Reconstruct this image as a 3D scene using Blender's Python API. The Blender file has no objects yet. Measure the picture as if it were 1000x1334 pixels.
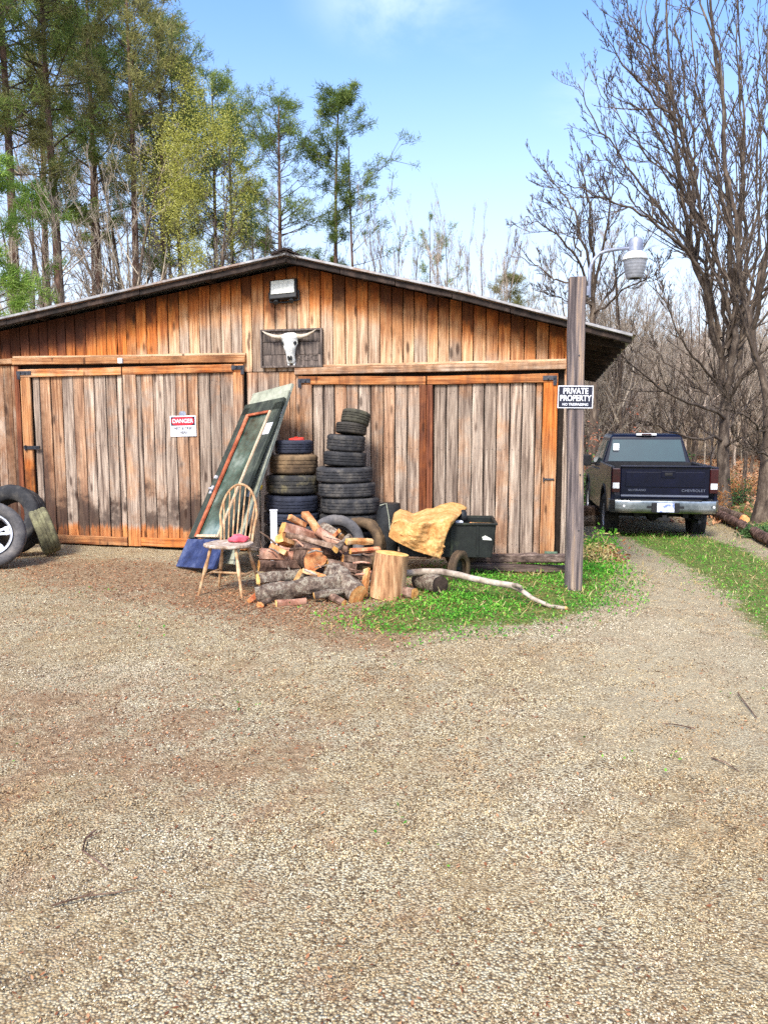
import bpy, bmesh, math, random
import numpy as np
from mathutils import Vector, Matrix, noise as mnoise
C = bpy.context.scene
col = C.collection
R = math.radians
rnd = random.Random(7)

# ------------------------------------------------------------------ camera
F = 1000.0; PITCH = math.atan(110 / F); CAMH = 1.6
cd = bpy.data.cameras.new('camera'); cam = bpy.data.objects.new('camera', cd); col.objects.link(cam)
cd.sensor_fit = 'VERTICAL'; cd.sensor_height = 24; cd.lens = F / 1334 * 24
cd.clip_end = 600; cd.clip_start = .05
cam.location = (0, 0, CAMH); cam.rotation_euler = (R(90) - PITCH, 0, 0)
C.camera = cam
# ------------------------------------------------------------------ light
SUN_EL, SUN_AZ = 46, 200            # azimuth clockwise from +Y (the way the camera looks)
SKY_STRENGTH = .13
sd = bpy.data.lights.new('sun', 'SUN'); sun = bpy.data.objects.new('sun', sd); col.objects.link(sun)
sd.energy = 1.9; sd.angle = R(14); sd.color = (1, .95, .87)
az, el = R(SUN_AZ), R(SUN_EL)
sdir = Vector((math.sin(az) * math.cos(el), math.cos(az) * math.cos(el), math.sin(el)))
sun.rotation_euler = sdir.to_track_quat('Z', 'Y').to_euler(); sun.location = (0, -5, 20)
C.view_settings.view_transform = 'Standard'; C.view_settings.look = 'None'
C.view_settings.gamma = 1; C.view_settings.exposure = 1.5
try: C.view_settings.use_curve_mapping = False
except Exception: pass
C.render.engine = 'CYCLES'
C.cycles.use_denoising = False
C.cycles.max_bounces = 6; C.cycles.transparent_max_bounces = 12


def lin(r, g, b):
    f = lambda c: (c / 255 / 12.92) if c / 255 <= .04045 else ((c / 255 + .055) / 1.055) ** 2.4
    return (f(r), f(g), f(b), 1)


class NT:                                   # small node-tree helper
    def __init__(s, tree):
        s.t = tree; s.n = tree.nodes; s.l = tree.links
    def new(s, typ, **kw):
        n = s.n.new(typ)
        for k, v in kw.items(): setattr(n, k, v)
        return n
    def put(s, inp, v):
        if hasattr(v, 'is_linked') or isinstance(v, bpy.types.NodeSocket): s.l.new(v, inp)
        else: inp.default_value = v
    def math(s, op, a, b=None, c=None, clamp=False):
        n = s.new('ShaderNodeMath', operation=op, use_clamp=clamp)
        s.put(n.inputs[0], a)
        if b is not None: s.put(n.inputs[1], b)
        if c is not None: s.put(n.inputs[2], c)
        return n.outputs[0]
    def noise(s, vec, scale, detail=4, rough=.55, dist=0):
        n = s.new('ShaderNodeTexNoise'); s.put(n.inputs['Vector'], vec)
        n.inputs['Scale'].default_value = scale; n.inputs['Detail'].default_value = detail
        n.inputs['Roughness'].default_value = rough; n.inputs['Distortion'].default_value = dist
        return n.outputs['Fac']
    def map(s, vec, scale=(1, 1, 1), loc=(0, 0, 0)):
        n = s.new('ShaderNodeMapping'); s.put(n.inputs['Vector'], vec)
        n.inputs['Scale'].default_value = scale; n.inputs['Location'].default_value = loc
        return n.outputs[0]
    def ramp(s, fac, stops, interp='LINEAR'):
        n = s.new('ShaderNodeValToRGB'); s.put(n.inputs[0], fac); e = n.color_ramp.elements
        n.color_ramp.interpolation = interp
        while len(e) < len(stops): e.new(.5)
        for q, (p, c) in zip(e, stops):
            q.position = p; q.color = c if len(c) == 4 else (*c, 1)
        return n.outputs[0]
    def mix(s, f, a, b, mode='MIX'):
        n = s.new('ShaderNodeMix', data_type='RGBA', blend_type=mode)
        s.put(n.inputs[0], f); s.put(n.inputs[6], a); s.put(n.inputs[7], b)
        return n.outputs[2]
    def attr(s, name, out='Fac'):
        n = s.new('ShaderNodeAttribute', attribute_name=name); return n.outputs[out]
    def smooth(s, v, a, b):
        n = s.new('ShaderNodeMapRange', interpolation_type='SMOOTHSTEP'); s.put(n.inputs[0], v)
        n.inputs[1].default_value = a; n.inputs[2].default_value = b
        return n.outputs[0]
    def hsv(s, colr, h=.5, sa=1., v=1.):
        n = s.new('ShaderNodeHueSaturation'); s.put(n.inputs['Hue'], h); s.put(n.inputs['Saturation'], sa)
        s.put(n.inputs['Value'], v); s.put(n.inputs['Color'], colr); return n.outputs[0]


# ------------------------------------------------------------------ sky
w = bpy.data.worlds.new('World'); C.world = w; w.use_nodes = True
t = NT(w.node_tree); t.n.clear()
sky = t.new('ShaderNodeTexSky', sky_type='NISHITA'); sky.sun_disc = False
sky.sun_elevation = el; sky.sun_rotation = az; sky.air_density = 1.0; sky.dust_density = 1.6; sky.ozone_density = 1.4
geo = t.new('ShaderNodeTexCoord').outputs['Generated']
cl = t.noise(t.map(geo, (2.2, 2.2, 5.5), (.37, .2, .1)), 1.5, 6, .62, .35)
cl2 = t.noise(t.map(geo, (1, 1, 2), (3.1, 1, 0)), 1.1, 2)
sep = t.new('ShaderNodeSeparateXYZ'); t.l.new(geo, sep.inputs[0])
def blob(d, wid, amt):                       # a thin cloud in a given direction of the sky
    v = Vector(d).normalized(); s2 = t.new('ShaderNodeVectorMath', operation='SUBTRACT'); t.l.new(geo, s2.inputs[0]); s2.inputs[1].default_value = v
    s3 = t.new('ShaderNodeVectorMath', operation='MULTIPLY'); t.l.new(s2.outputs[0], s3.inputs[0]); s3.inputs[1].default_value = (1, 1, 1.9)
    s4 = t.new('ShaderNodeVectorMath', operation='LENGTH'); t.l.new(s3.outputs[0], s4.inputs[0])
    return t.math('MULTIPLY', t.smooth(s4.outputs[1], wid, 0), amt)
b1 = blob((0.02, 1, .53), .14, 1.0); b2 = blob((.27, 1, .40), .09, .7); b3 = blob((.13, 1, .475), .06, .25)
bs = t.math('ADD', t.math('ADD', b1, b2), b3)
cf = t.math('MULTIPLY', bs, t.smooth(cl, .36, .66))
cf = t.math('ADD', cf, t.math('MULTIPLY', t.smooth(cl2, .6, .8), t.math('MULTIPLY', t.smooth(cl, .5, .7), .25)), clamp=True)
hz = t.math('MULTIPLY', t.smooth(sep.outputs[2], .47, .05), .84)      # thin high haze whitening the low sky all round
skc = t.mix(hz, t.hsv(sky.outputs[0], .507, 1.2, 1.1), (2.75, 2.95, 3.35, 1))
skc = t.mix(t.math('MULTIPLY', cf, .45), skc, (4.4, 4.7, 5.2, 1))
bg = t.new('ShaderNodeBackground'); t.l.new(skc, bg.inputs[0]); bg.inputs[1].default_value = SKY_STRENGTH
ow = t.new('ShaderNodeOutputWorld'); t.l.new(bg.outputs[0], ow.inputs[0])


# ------------------------------------------------------------------ materials
def newmat(name):
    m = bpy.data.materials.new(name); m.use_nodes = True
    t = NT(m.node_tree); t.n.clear()
    p = t.new('ShaderNodeBsdfPrincipled'); o = t.new('ShaderNodeOutputMaterial'); t.l.new(p.outputs[0], o.inputs[0])
    return m, t, p


def bump(t, p, h, strength=.4, dist=.01):
    b = t.new('ShaderNodeBump'); b.inputs['Strength'].default_value = strength; b.inputs['Distance'].default_value = dist
    t.l.new(h, b.inputs['Height']); t.l.new(b.outputs[0], p.inputs['Normal'])


def M(name, stops, scale=6, stretch=(1, 1, 1), rough=.8, detail=5, bmp=.3, bdist=.006, var=.15, hue=.0, metal=0, spec=.3, coord='Object', coat=0, nrough=.6, speck=None):
    """noise-driven colour ramp with per-object value/hue variation and fine relief"""
    m, t, p = newmat(name)
    co = t.new('ShaderNodeTexCoord').outputs[coord]
    oi = t.new('ShaderNodeObjectInfo').outputs['Random']
    off = t.new('ShaderNodeVectorMath', operation='ADD'); t.l.new(co, off.inputs[0])
    mul = t.new('ShaderNodeCombineXYZ'); 
    for i, k in enumerate((17., 29., 41.)): t.put(mul.inputs[i], t.math('MULTIPLY', oi, k))
    t.l.new(mul.outputs[0], off.inputs[1])
    v = t.map(off.outputs[0], stretch)
    n = t.noise(v, scale, detail, nrough)
    c = t.ramp(n, stops)
    n2 = t.noise(v, scale * 5.3, 3)
    c = t.mix(.35, c, t.mix(1, c, t.ramp(n2, [(.3, (.45, .45, .45)), (.7, (1.5, 1.5, 1.5))]), 'MULTIPLY'))
    if speck:
        sn = t.noise(co, speck[0], 2); c = t.mix(t.smooth(sn, speck[1], speck[1] + .06), c, speck[2])
    c = t.hsv(c, t.math('ADD', t.math('MULTIPLY', t.math('SUBTRACT', oi, .5), hue), .5), 1., t.math('ADD', t.math('MULTIPLY', t.math('SUBTRACT', t.math('FRACT', t.math('MULTIPLY', oi, 7.31)), .5), 2 * var), 1.))
    t.l.new(c, p.inputs['Base Color'])
    p.inputs['Roughness'].default_value = rough; p.inputs['Metallic'].default_value = metal
    p.inputs['Specular IOR Level'].default_value = spec; p.inputs['Coat Weight'].default_value = coat
    if bmp: bump(t, p, t.math('ADD', n, t.math('MULTIPLY', n2, .5)), bmp, bdist)
    return m


def siding_material():
    """old cedar siding: honey/orange where the roof or trim protects it, silver-grey where it weathers ('prot'), stains plus painted roof shade ('stain')"""
    m, t, p = newmat('weathered_siding')
    co = t.new('ShaderNodeTexCoord').outputs['Object']
    oi = t.new('ShaderNodeObjectInfo').outputs['Random']
    mul = t.new('ShaderNodeCombineXYZ')
    for i, k in enumerate((13., 31., 47.)): t.put(mul.inputs[i], t.math('MULTIPLY', oi, k))
    off = t.new('ShaderNodeVectorMath', operation='ADD'); t.l.new(co, off.inputs[0]); t.l.new(mul.outputs[0], off.inputs[1])
    v = off.outputs[0]
    vert = t.attr('horiz')                         # rails run sideways: swap the grain
    gv = t.new('ShaderNodeMix', data_type='VECTOR'); t.put(gv.inputs[0], vert)
    t.put(gv.inputs[4], t.map(v, (34, 34, 1.6))); t.put(gv.inputs[5], t.map(v, (1.6, 34, 34)))
    gv = gv.outputs[1]
    streak = t.noise(gv, 1, 6, .65, .25)
    fine = t.noise(gv, 4.2, 4, .7)
    blot = t.noise(v, 2.6, 5, .65)
    r2 = t.math('FRACT', t.math('MULTIPLY', oi, 9.73)); r3 = t.math('FRACT', t.math('MULTIPLY', oi, 23.1))
    grey = t.ramp(streak, [(.26, lin(66, 54, 46)), (.4, lin(116, 99, 86)), (.5, lin(152, 134, 118)), (.6, lin(178, 160, 142)), (.76, lin(206, 192, 174))])
    tan = t.ramp(streak, [(.26, lin(78, 54, 40)), (.42, lin(138, 104, 80)), (.56, lin(178, 142, 112)), (.75, lin(208, 182, 154))])
    up_ = t.new('ShaderNodeSeparateXYZ'); t.l.new(co, up_.inputs[0]); up_ = t.smooth(up_.outputs[2], 2.24, 2.44)      # under the eaves rain never bleached it as grey
    peach = t.ramp(streak, [(.26, lin(120, 82, 58)), (.4, lin(180, 138, 102)), (.56, lin(216, 180, 142)), (.8, lin(234, 212, 184))])
    muted = t.ramp(streak, [(.26, lin(92, 54, 30)), (.4, lin(146, 94, 58)), (.52, lin(184, 130, 84)), (.66, lin(204, 156, 110)), (.82, lin(220, 186, 148))])
    vivid = t.ramp(streak, [(.26, lin(88, 40, 14)), (.4, lin(150, 78, 30)), (.52, lin(190, 110, 48)), (.66, lin(206, 134, 68)), (.82, lin(218, 160, 100))])
    red = t.ramp(streak, [(.25, lin(46, 24, 14)), (.42, lin(90, 48, 30)), (.55, lin(124, 72, 46)), (.68, lin(150, 96, 66)), (.85, lin(180, 130, 98))])
    base = t.mix(t.smooth(t.math('ADD', r2, t.math('MULTIPLY', t.math('SUBTRACT', blot, .5), 1.6)), .45, .85), grey, tan)
    base = t.mix(t.math('MULTIPLY', up_, t.smooth(r2, 0, .6)), base, peach)
    pr = t.attr('prot'); bj = t.math('MULTIPLY', t.math('SUBTRACT', blot, .5), .8); rj = t.math('MULTIPLY', t.math('SUBTRACT', r3, .5), .35)
    warm = t.mix(t.smooth(t.math('ADD', pr, t.math('ADD', bj, rj)), .62, 1.0), muted, vivid)
    warm = t.mix(t.smooth(t.math('ADD', pr, t.math('ADD', bj, rj)), 1.15, 1.75), warm, red)
    pf = t.smooth(t.math('ADD', pr, t.math('ADD', t.math('MULTIPLY', t.math('SUBTRACT', blot, .5), .62), t.math('MULTIPLY', t.math('SUBTRACT', r2, .5), .2))), .28, .72)
    c = t.mix(pf, base, warm)
    st = t.attr('stain_shade')
    z_ = t.new('ShaderNodeSeparateXYZ'); t.l.new(co, z_.inputs[0]); z_ = t.math('ADD', z_.outputs[2], t.math('MULTIPLY', t.math('SUBTRACT', streak, .5), .25)); z_ = t.math('ADD', z_, t.math('MULTIPLY', r2, .06))
    spl = t.attr('splash'); foot = t.math('MULTIPLY', t.smooth(z_, .36, .27), spl)
    c = t.mix(foot, c, t.mix(.5, muted, vivid)); st = t.math('ADD', st, t.math('MULTIPLY', t.math('MULTIPLY', t.smooth(z_, .27, .38), t.smooth(t.math('SUBTRACT', z_, t.math('MULTIPLY', t.math('SUBTRACT', blot, .5), 1.1)), .8, .42)), t.math('MULTIPLY', spl, .44)))
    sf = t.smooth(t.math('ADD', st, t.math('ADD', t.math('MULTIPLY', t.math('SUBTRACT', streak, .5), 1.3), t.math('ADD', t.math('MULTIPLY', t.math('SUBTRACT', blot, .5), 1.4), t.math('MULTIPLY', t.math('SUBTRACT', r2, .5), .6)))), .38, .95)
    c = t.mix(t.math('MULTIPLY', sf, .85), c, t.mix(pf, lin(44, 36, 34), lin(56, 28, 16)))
    # water streaks darkening the weathered parts
    dk = t.noise(t.map(v, (9, 9, .7)), 1, 4, .6)
    c = t.mix(t.math('MULTIPLY', t.math('MULTIPLY', t.smooth(dk, .46, .66), .4), t.math('SUBTRACT', 1.0, t.math('MULTIPLY', up_, .6))), c, lin(64, 50, 46))
    # knots
    vo = t.new('ShaderNodeTexVoronoi', feature='F1'); t.put(vo.inputs['Vector'], t.map(v, (7, 7, 2.0))); vo.inputs['Scale'].default_value = 1
    kn = t.smooth(vo.outputs['Distance'], .2, .08)
    c = t.mix(t.math('MULTIPLY', kn, .75), c, lin(48, 26, 16))
    c = t.mix(.5, c, t.mix(1, c, t.ramp(fine, [(.3, (.5, .5, .5)), (.72, (1.45, 1.45, 1.45))]), 'MULTIPLY'))
    c = t.hsv(c, .5, 1.0, t.math('ADD', t.math('MULTIPLY', t.math('SUBTRACT', r3, .5), .3), .98))
    t.l.new(c, p.inputs['Base Color']); p.inputs['Roughness'].default_value = .82; p.inputs['Specular IOR Level'].default_value = .25
    bump(t, p, t.math('ADD', t.math('ADD', streak, t.math('MULTIPLY', fine, .6)), t.math('MULTIPLY', kn, -.4)), .65, .006)
    return m


MAT = {}
MAT['siding'] = siding_material()
MAT['backing'] = M('dark_backing', [(.3, (.012, .009, .007)), (.7, (.03, .02, .015))], rough=.95)
MAT['roof_metal'] = M('roof_metal', [(.3, lin(120, 118, 118)), (.5, lin(168, 166, 164)), (.62, lin(140, 118, 102)), (.8, lin(188, 186, 184))], 3, rough=.5, metal=.5, bmp=.1, var=.05)
MAT['old_timber'] = M('old_timber', [(.3, lin(46, 36, 32)), (.5, lin(92, 76, 68)), (.7, lin(142, 124, 112))], 2.5, (1, 14, 14), bmp=.5, var=.2)
MAT['dark_timber'] = M('dark_timber', [(.3, lin(22, 17, 14)), (.5, lin(42, 32, 27)), (.7, lin(70, 56, 48))], 2.5, (3, 3, 3), bmp=.4, var=.2)
MAT['post'] = M('grey_post', [(.28, lin(40, 36, 38)), (.42, lin(82, 74, 74)), (.53, lin(120, 108, 104)), (.64, lin(150, 128, 108)), (.8, lin(182, 168, 156))], 1, (26, 26, 1.1), rough=.85, bmp=.8, bdist=.01, var=0)
MAT['plaque'] = M('grey_plaque', [(.28, lin(38, 34, 32)), (.5, lin(88, 78, 72)), (.72, lin(136, 122, 112))], 1.2, (26, 10, 2), bmp=.6, var=0)
MAT['bone'] = M('bleached_bone', [(.3, lin(196, 200, 196)), (.6, lin(232, 232, 226))], 14, rough=.7, bmp=.3, var=0)
MAT['horn'] = M('horn', [(.3, lin(150, 132, 112)), (.7, lin(206, 196, 178))], 8, rough=.6, var=0)
MAT['black'] = M('black_plastic', [(.3, (.012, .013, .014)), (.7, (.03, .032, .034))], 9, rough=.5, bmp=.15, var=.1)
MAT['iron'] = M('blackened_iron', [(.3, (.02, .024, .034)), (.7, (.09, .09, .1))], 12, rough=.5, metal=.6)
MAT['rubber'] = M('tyre_rubber', [(.25, lin(30, 31, 33)), (.5, lin(48, 48, 50)), (.75, lin(92, 88, 82))], 7, rough=.78, bmp=.3, var=.25)
MAT['rubber_brown'] = M('dusty_rubber', [(.25, lin(58, 48, 40)), (.5, lin(96, 78, 58)), (.75, lin(140, 116, 86))], 5, rough=.9, bmp=.4, var=.15)
MAT['rubber_moss'] = M('mossy_rubber', [(.25, lin(64, 60, 50)), (.5, lin(112, 108, 82)), (.75, lin(150, 148, 110))], 9, rough=.95, bmp=.5, var=.1)
MAT['rubber_grey'] = M('faded_rubber', [(.25, lin(60, 60, 62)), (.5, lin(88, 86, 86)), (.75, lin(120, 114, 108))], 6, rough=.85, bmp=.3, var=.1)
MAT['alloy'] = M('alloy', [(.3, lin(190, 192, 200)), (.7, lin(226, 228, 234))], 9, rough=.35, metal=.35, spec=.5, bmp=.05, var=0)
MAT['green_door'] = M('faded_green_paint', [(.3, lin(34, 38, 36)), (.5, lin(50, 56, 48)), (.7, lin(76, 82, 70))], 5, (2, 2, 1), rough=.6, var=0, bmp=.2)
MAT['blue_door'] = M('worn_blue_paint', [(.3, lin(26, 34, 62)), (.5, lin(42, 54, 92)), (.7, lin(80, 90, 122))], 6, rough=.6, var=0, bmp=.3)
MAT['red_trim'] = M('reddish_trim', [(.3, lin(110, 50, 30)), (.5, lin(166, 88, 56)), (.75, lin(206, 146, 112))], 5, (1, 1, 1), rough=.7, bmp=.4)
MAT['pale_trim'] = M('pale_trim', [(.3, lin(176, 140, 108)), (.6, lin(214, 190, 160))], 8, rough=.7, bmp=.3)
MAT['sage'] = M('sage_paint', [(.3, lin(116, 120, 104)), (.5, lin(150, 154, 136)), (.75, lin(176, 178, 160))], 4, rough=.65, bmp=.2, var=0)
MAT['white'] = M('white_paint', [(.3, lin(200, 204, 208)), (.7, lin(236, 238, 240))], 8, rough=.45, var=.04, bmp=.1)
MAT['galv'] = M('galvanised', [(.3, lin(104, 110, 128)), (.5, lin(138, 144, 160)), (.75, lin(184, 188, 198))], 6, rough=.45, metal=.3, bmp=.1, var=.05)
MAT['chair'] = M('chair_wood', [(.28, lin(120, 86, 56)), (.45, lin(168, 130, 92)), (.62, lin(198, 168, 130)), (.8, lin(220, 204, 178))], 9, (1, 1, 1), rough=.65, bmp=.2, var=.1)
MAT['chair_seat'] = M('peeling_seat', [(.3, lin(120, 98, 80)), (.48, lin(164, 146, 128)), (.6, lin(190, 178, 164)), (.8, lin(216, 208, 196))], 16, rough=.7, bmp=.4, var=0)
MAT['pink'] = M('pink_cloth', [(.3, lin(190, 50, 72)), (.7, lin(232, 112, 124))], 12, rough=.9, var=0)
MAT['redplastic'] = M('red_plastic', [(.3, lin(190, 40, 36)), (.7, lin(226, 84, 70))], 12, rough=.5, var=0)
MAT['yellow'] = M('yellow_petals', [(.3, lin(200, 150, 20)), (.7, lin(236, 200, 60))], 30, rough=.8, var=0)
MAT['fleece'] = M('tan_fleece', [(.25, lin(150, 102, 58)), (.45, lin(190, 140, 84)), (.62, lin(212, 172, 116)), (.8, lin(228, 200, 154))], 9, rough=1, detail=8, bmp=.8, bdist=.008, var=0, spec=.05, nrough=.75)
MAT['bark'] = M('log_bark', [(.28, lin(38, 28, 22)), (.42, lin(82, 60, 48)), (.56, lin(124, 98, 82)), (.75, lin(172, 148, 130))], 9, (1, 1, .45), rough=.95, bmp=1, bdist=.02, var=.28, hue=.02, nrough=.7)
MAT['bark_lichen'] = M('lichen_bark', [(.28, lin(40, 32, 28)), (.4, lin(84, 70, 60)), (.5, lin(118, 102, 88)), (.58, lin(156, 148, 130)), (.64, lin(104, 84, 70)), (.8, lin(60, 46, 38))], 16, (1, 1, .7), rough=.95, bmp=1, bdist=.02, var=.1, nrough=.75)
MAT['bark_pink'] = M('peeled_bark', [(.28, lin(104, 66, 52)), (.45, lin(160, 112, 90)), (.6, lin(196, 156, 132)), (.8, lin(220, 196, 180))], 8, (1, 1, .35), rough=.9, bmp=.7, bdist=.012, var=.18, nrough=.7)
MAT['split'] = M('split_wood', [(.28, lin(122, 66, 34)), (.42, lin(180, 116, 68)), (.56, lin(212, 160, 108)), (.78, lin(234, 204, 162))], 7, (1.2, 1.2, .3), rough=.85, bmp=.6, bdist=.01, var=.15, hue=.03)
MAT['endgrain'] = M('cut_end', [(.3, lin(140, 78, 38)), (.45, lin(200, 138, 78)), (.58, lin(224, 172, 108)), (.8, lin(240, 212, 160))], 10, rough=.85, bmp=.4, var=.14, hue=.03)
MAT['stump'] = M('stump_side', [(.28, lin(96, 62, 38)), (.42, lin(150, 108, 74)), (.56, lin(186, 144, 104)), (.78, lin(216, 186, 148))], 1.3, (16, 16, 1.6), rough=.85, bmp=.7, bdist=.012, var=0)
MAT['cart'] = M('black_tub', [(.3, lin(18, 21, 20)), (.55, lin(30, 34, 31)), (.75, lin(60, 68, 48))], 4, rough=.55, bmp=.15, var=0)
MAT['paint'] = M('navy_paint', [(.3, lin(5, 9, 26)), (.7, lin(9, 14, 38))], 2, rough=.3, spec=.25, bmp=0, var=0, coat=.12)
MAT['trimblack'] = M('black_trim', [(.3, (.01, .01, .012)), (.7, (.02, .02, .024))], 9, rough=.6, var=0)
MAT['chrome'] = M('chrome', [(.3, lin(110, 118, 122)), (.6, lin(160, 166, 168))], 3, rough=.28, metal=.95, bmp=0, var=0)
MAT['taillight'] = M('dark_red_lens', [(.3, lin(34, 8, 14)), (.7, lin(56, 12, 18))], 3, rough=.2, spec=.6, bmp=0, var=0)
MAT['plate'] = M('plate_blue_white', [(.44, lin(120, 136, 190)), (.5, lin(206, 212, 232))], 9, rough=.4, var=0, bmp=0)
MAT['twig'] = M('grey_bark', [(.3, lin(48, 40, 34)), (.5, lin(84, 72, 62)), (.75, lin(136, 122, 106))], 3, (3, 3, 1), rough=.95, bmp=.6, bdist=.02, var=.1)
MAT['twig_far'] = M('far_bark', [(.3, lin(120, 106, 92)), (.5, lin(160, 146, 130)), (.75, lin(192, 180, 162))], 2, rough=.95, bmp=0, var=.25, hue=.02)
MAT['pine_bark'] = M('pine_bark', [(.3, lin(58, 42, 36)), (.5, lin(96, 74, 62)), (.7, lin(140, 114, 98))], 3, (3, 3, 1), rough=.95, bmp=.8, bdist=.03, var=.15)
MAT['stick'] = M('pale_branch', [(.3, lin(104, 88, 76)), (.5, lin(160, 146, 130)), (.75, lin(200, 192, 178))], 7, (1, 1, 1), rough=.9, bmp=.6, var=0)
MAT['green_metal'] = M('green_metal', [(.3, lin(60, 84, 68)), (.7, lin(110, 134, 112))], 8, rough=.6)
MAT['redbrick'] = M('rust_red', [(.3, lin(110, 40, 28)), (.7, lin(160, 70, 48))], 8, rough=.8)


def glassy(name, colr, rough=.05, metal=0, spec=.8):
    m, t, p = newmat(name); co = t.new('ShaderNodeTexCoord').outputs['Object']
    n = t.noise(co, 3, 4); t.l.new(t.mix(n, colr, tuple(x * .5 for x in colr[:3]) + (1,)), p.inputs['Base Color'])
    p.inputs['Roughness'].default_value = rough; p.inputs['Specular IOR Level'].default_value = spec; p.inputs['Metallic'].default_value = metal
    return m
MAT['window'] = glassy('tinted_rear_glass', (.02, .06, .06, 1), .04, .0, .6); MAT['window'].node_tree.nodes['Principled BSDF'].inputs['IOR'].default_value = 1.6
MAT['doorglass'] = M('painted_reflection_glass', [(.3, lin(34, 48, 42)), (.5, lin(70, 92, 82)), (.64, lin(120, 134, 124)), (.8, lin(160, 160, 150))], 3, (1, 3, 1), rough=.12, spec=1, bmp=0, var=0)  # mottled greens put the trees' reflection into the pane's colour
MAT['lens'] = M('frosted_lens', [(.3, lin(206, 208, 196)), (.7, lin(232, 234, 224))], 5, rough=.3, bmp=0, var=0)
MAT['refractor'] = M('ribbed_refractor', [(.3, lin(112, 116, 122)), (.7, lin(150, 152, 158))], 5, rough=.25, bmp=0, var=0)


def plain(name, c, rough=.6, emis=0):
    m, t, p = newmat(name); p.inputs['Base Color'].default_value = c; p.inputs['Roughness'].default_value = rough
    return m
MAT['ink'] = plain('black_ink', lin(26, 26, 38)); MAT['signred'] = plain('sign_red', lin(206, 36, 52), .4); MAT['signwhite'] = plain('sign_white', lin(232, 234, 240), .4)
MAT['signnavy'] = plain('sign_black', lin(22, 24, 44), .4); MAT['silver'] = plain('silver_letters', lin(96, 102, 118), .4)


def leafmat(name, a, b, c, trans=.35):
    """leaves: tone varies by leaf ('v') and by clump"""
    m, t, p = newmat(name)
    co = t.new('ShaderNodeTexCoord').outputs['Object']
    oi = t.new('ShaderNodeObjectInfo').outputs['Random']
    f = t.math('ADD', t.math('MULTIPLY', t.attr('v'), .6), t.math('MULTIPLY', t.noise(co, 1.1, 3), .6))
    f = t.math('ADD', f, t.math('MULTIPLY', t.math('SUBTRACT', oi, .5), .22))
    cc = t.ramp(f, [(.25, a), (.55, b), (.85, c)])
    t.l.new(cc, p.inputs['Base Color']); p.inputs['Roughness'].default_value = .65; p.inputs['Specular IOR Level'].default_value = .25
    tr = t.new('ShaderNodeBsdfTranslucent'); t.l.new(cc, tr.inputs[0])
    mx = t.new('ShaderNodeMixShader'); mx.inputs[0].default_value = trans
    t.l.new(p.outputs[0], mx.inputs[1]); t.l.new(tr.outputs[0], mx.inputs[2])
    t.l.new(mx.outputs[0], t.n['Material Output'].inputs[0])
    return m
MAT['needles'] = leafmat('pine_needles', lin(62, 78, 38), lin(108, 128, 62), lin(168, 182, 100), .5)
MAT['needles_olive'] = leafmat('olive_needles', lin(84, 84, 48), lin(126, 126, 74), lin(172, 168, 108), .5)
MAT['needles_bright'] = leafmat('bright_needles', lin(70, 98, 42), lin(112, 144, 58), lin(156, 182, 88))
MAT['yellowgreen'] = leafmat('spring_leaves', lin(120, 120, 44), lin(160, 160, 68), lin(196, 194, 112))
MAT['rustleaf'] = leafmat('rusty_leaves', lin(120, 62, 44), lin(176, 104, 74), lin(206, 146, 112))
MAT['orangebrush'] = leafmat('orange_brush', lin(132, 84, 48), lin(186, 128, 74), lin(212, 170, 112))
MAT['grassleaf'] = leafmat('ground_cover_leaf', lin(48, 102, 28), lin(80, 156, 42), lin(138, 194, 70))
MAT['drygrass'] = leafmat('dry_grass', lin(150, 122, 70), lin(190, 168, 106), lin(214, 200, 144))
MAT['shrub'] = leafmat('shrub_leaf', lin(40, 66, 36), lin(72, 106, 56), lin(110, 142, 84))
MAT['deadleaf'] = leafmat('dead_leaf', lin(84, 46, 26), lin(140, 88, 56), lin(190, 140, 100), .1)


def pebblemat():
    m, t, p = newmat('gravel_stone')
    oi = t.new('ShaderNodeObjectInfo').outputs['Random']
    co = t.new('ShaderNodeTexCoord').outputs['Object']
    c = t.ramp(oi, [(0, lin(70, 50, 28)), (.12, lin(118, 92, 56)), (.27, lin(172, 148, 102)), (.5, lin(206, 186, 140)), (.66, lin(190, 176, 142)), (.82, lin(232, 218, 180)), (.92, lin(156, 148, 128)), (1, lin(52, 42, 28))])
    c = t.mix(.5, c, t.mix(1, c, t.ramp(t.noise(co, 2.2, 4), [(.3, (.6, .55, .5)), (.7, (1.2, 1.18, 1.15))]), 'MULTIPLY'))
    wp = t.new('ShaderNodeNewGeometry').outputs['Position']
    c = t.mix(t.math('MULTIPLY', t.smooth(t.noise(wp, .8, 6, .7), .46, .6), .8), c, t.mix(1, c, (.7, .52, .36, 1), 'MULTIPLY'))
    c = t.mix(t.math('MULTIPLY', t.smooth(t.noise(t.map(wp, (1, 1, 1), (7, 3, 0)), .6, 4, .6), .5, .62), .7), c, t.hsv(c, .5, .72, 1.05))
    c = t.mix(t.math('MULTIPLY', t.smooth(t.noise(wp, 4.2, 6, .75), .53, .66), .7), c, lin(100, 72, 44))
    c = t.hsv(c, .503, .88, 1.0)
    t.l.new(c, p.inputs['Base Color']); p.inputs['Roughness'].default_value = .9; p.inputs['Specular IOR Level'].default_value = .15
    return m
MAT['pebble'] = pebblemat()


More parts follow.
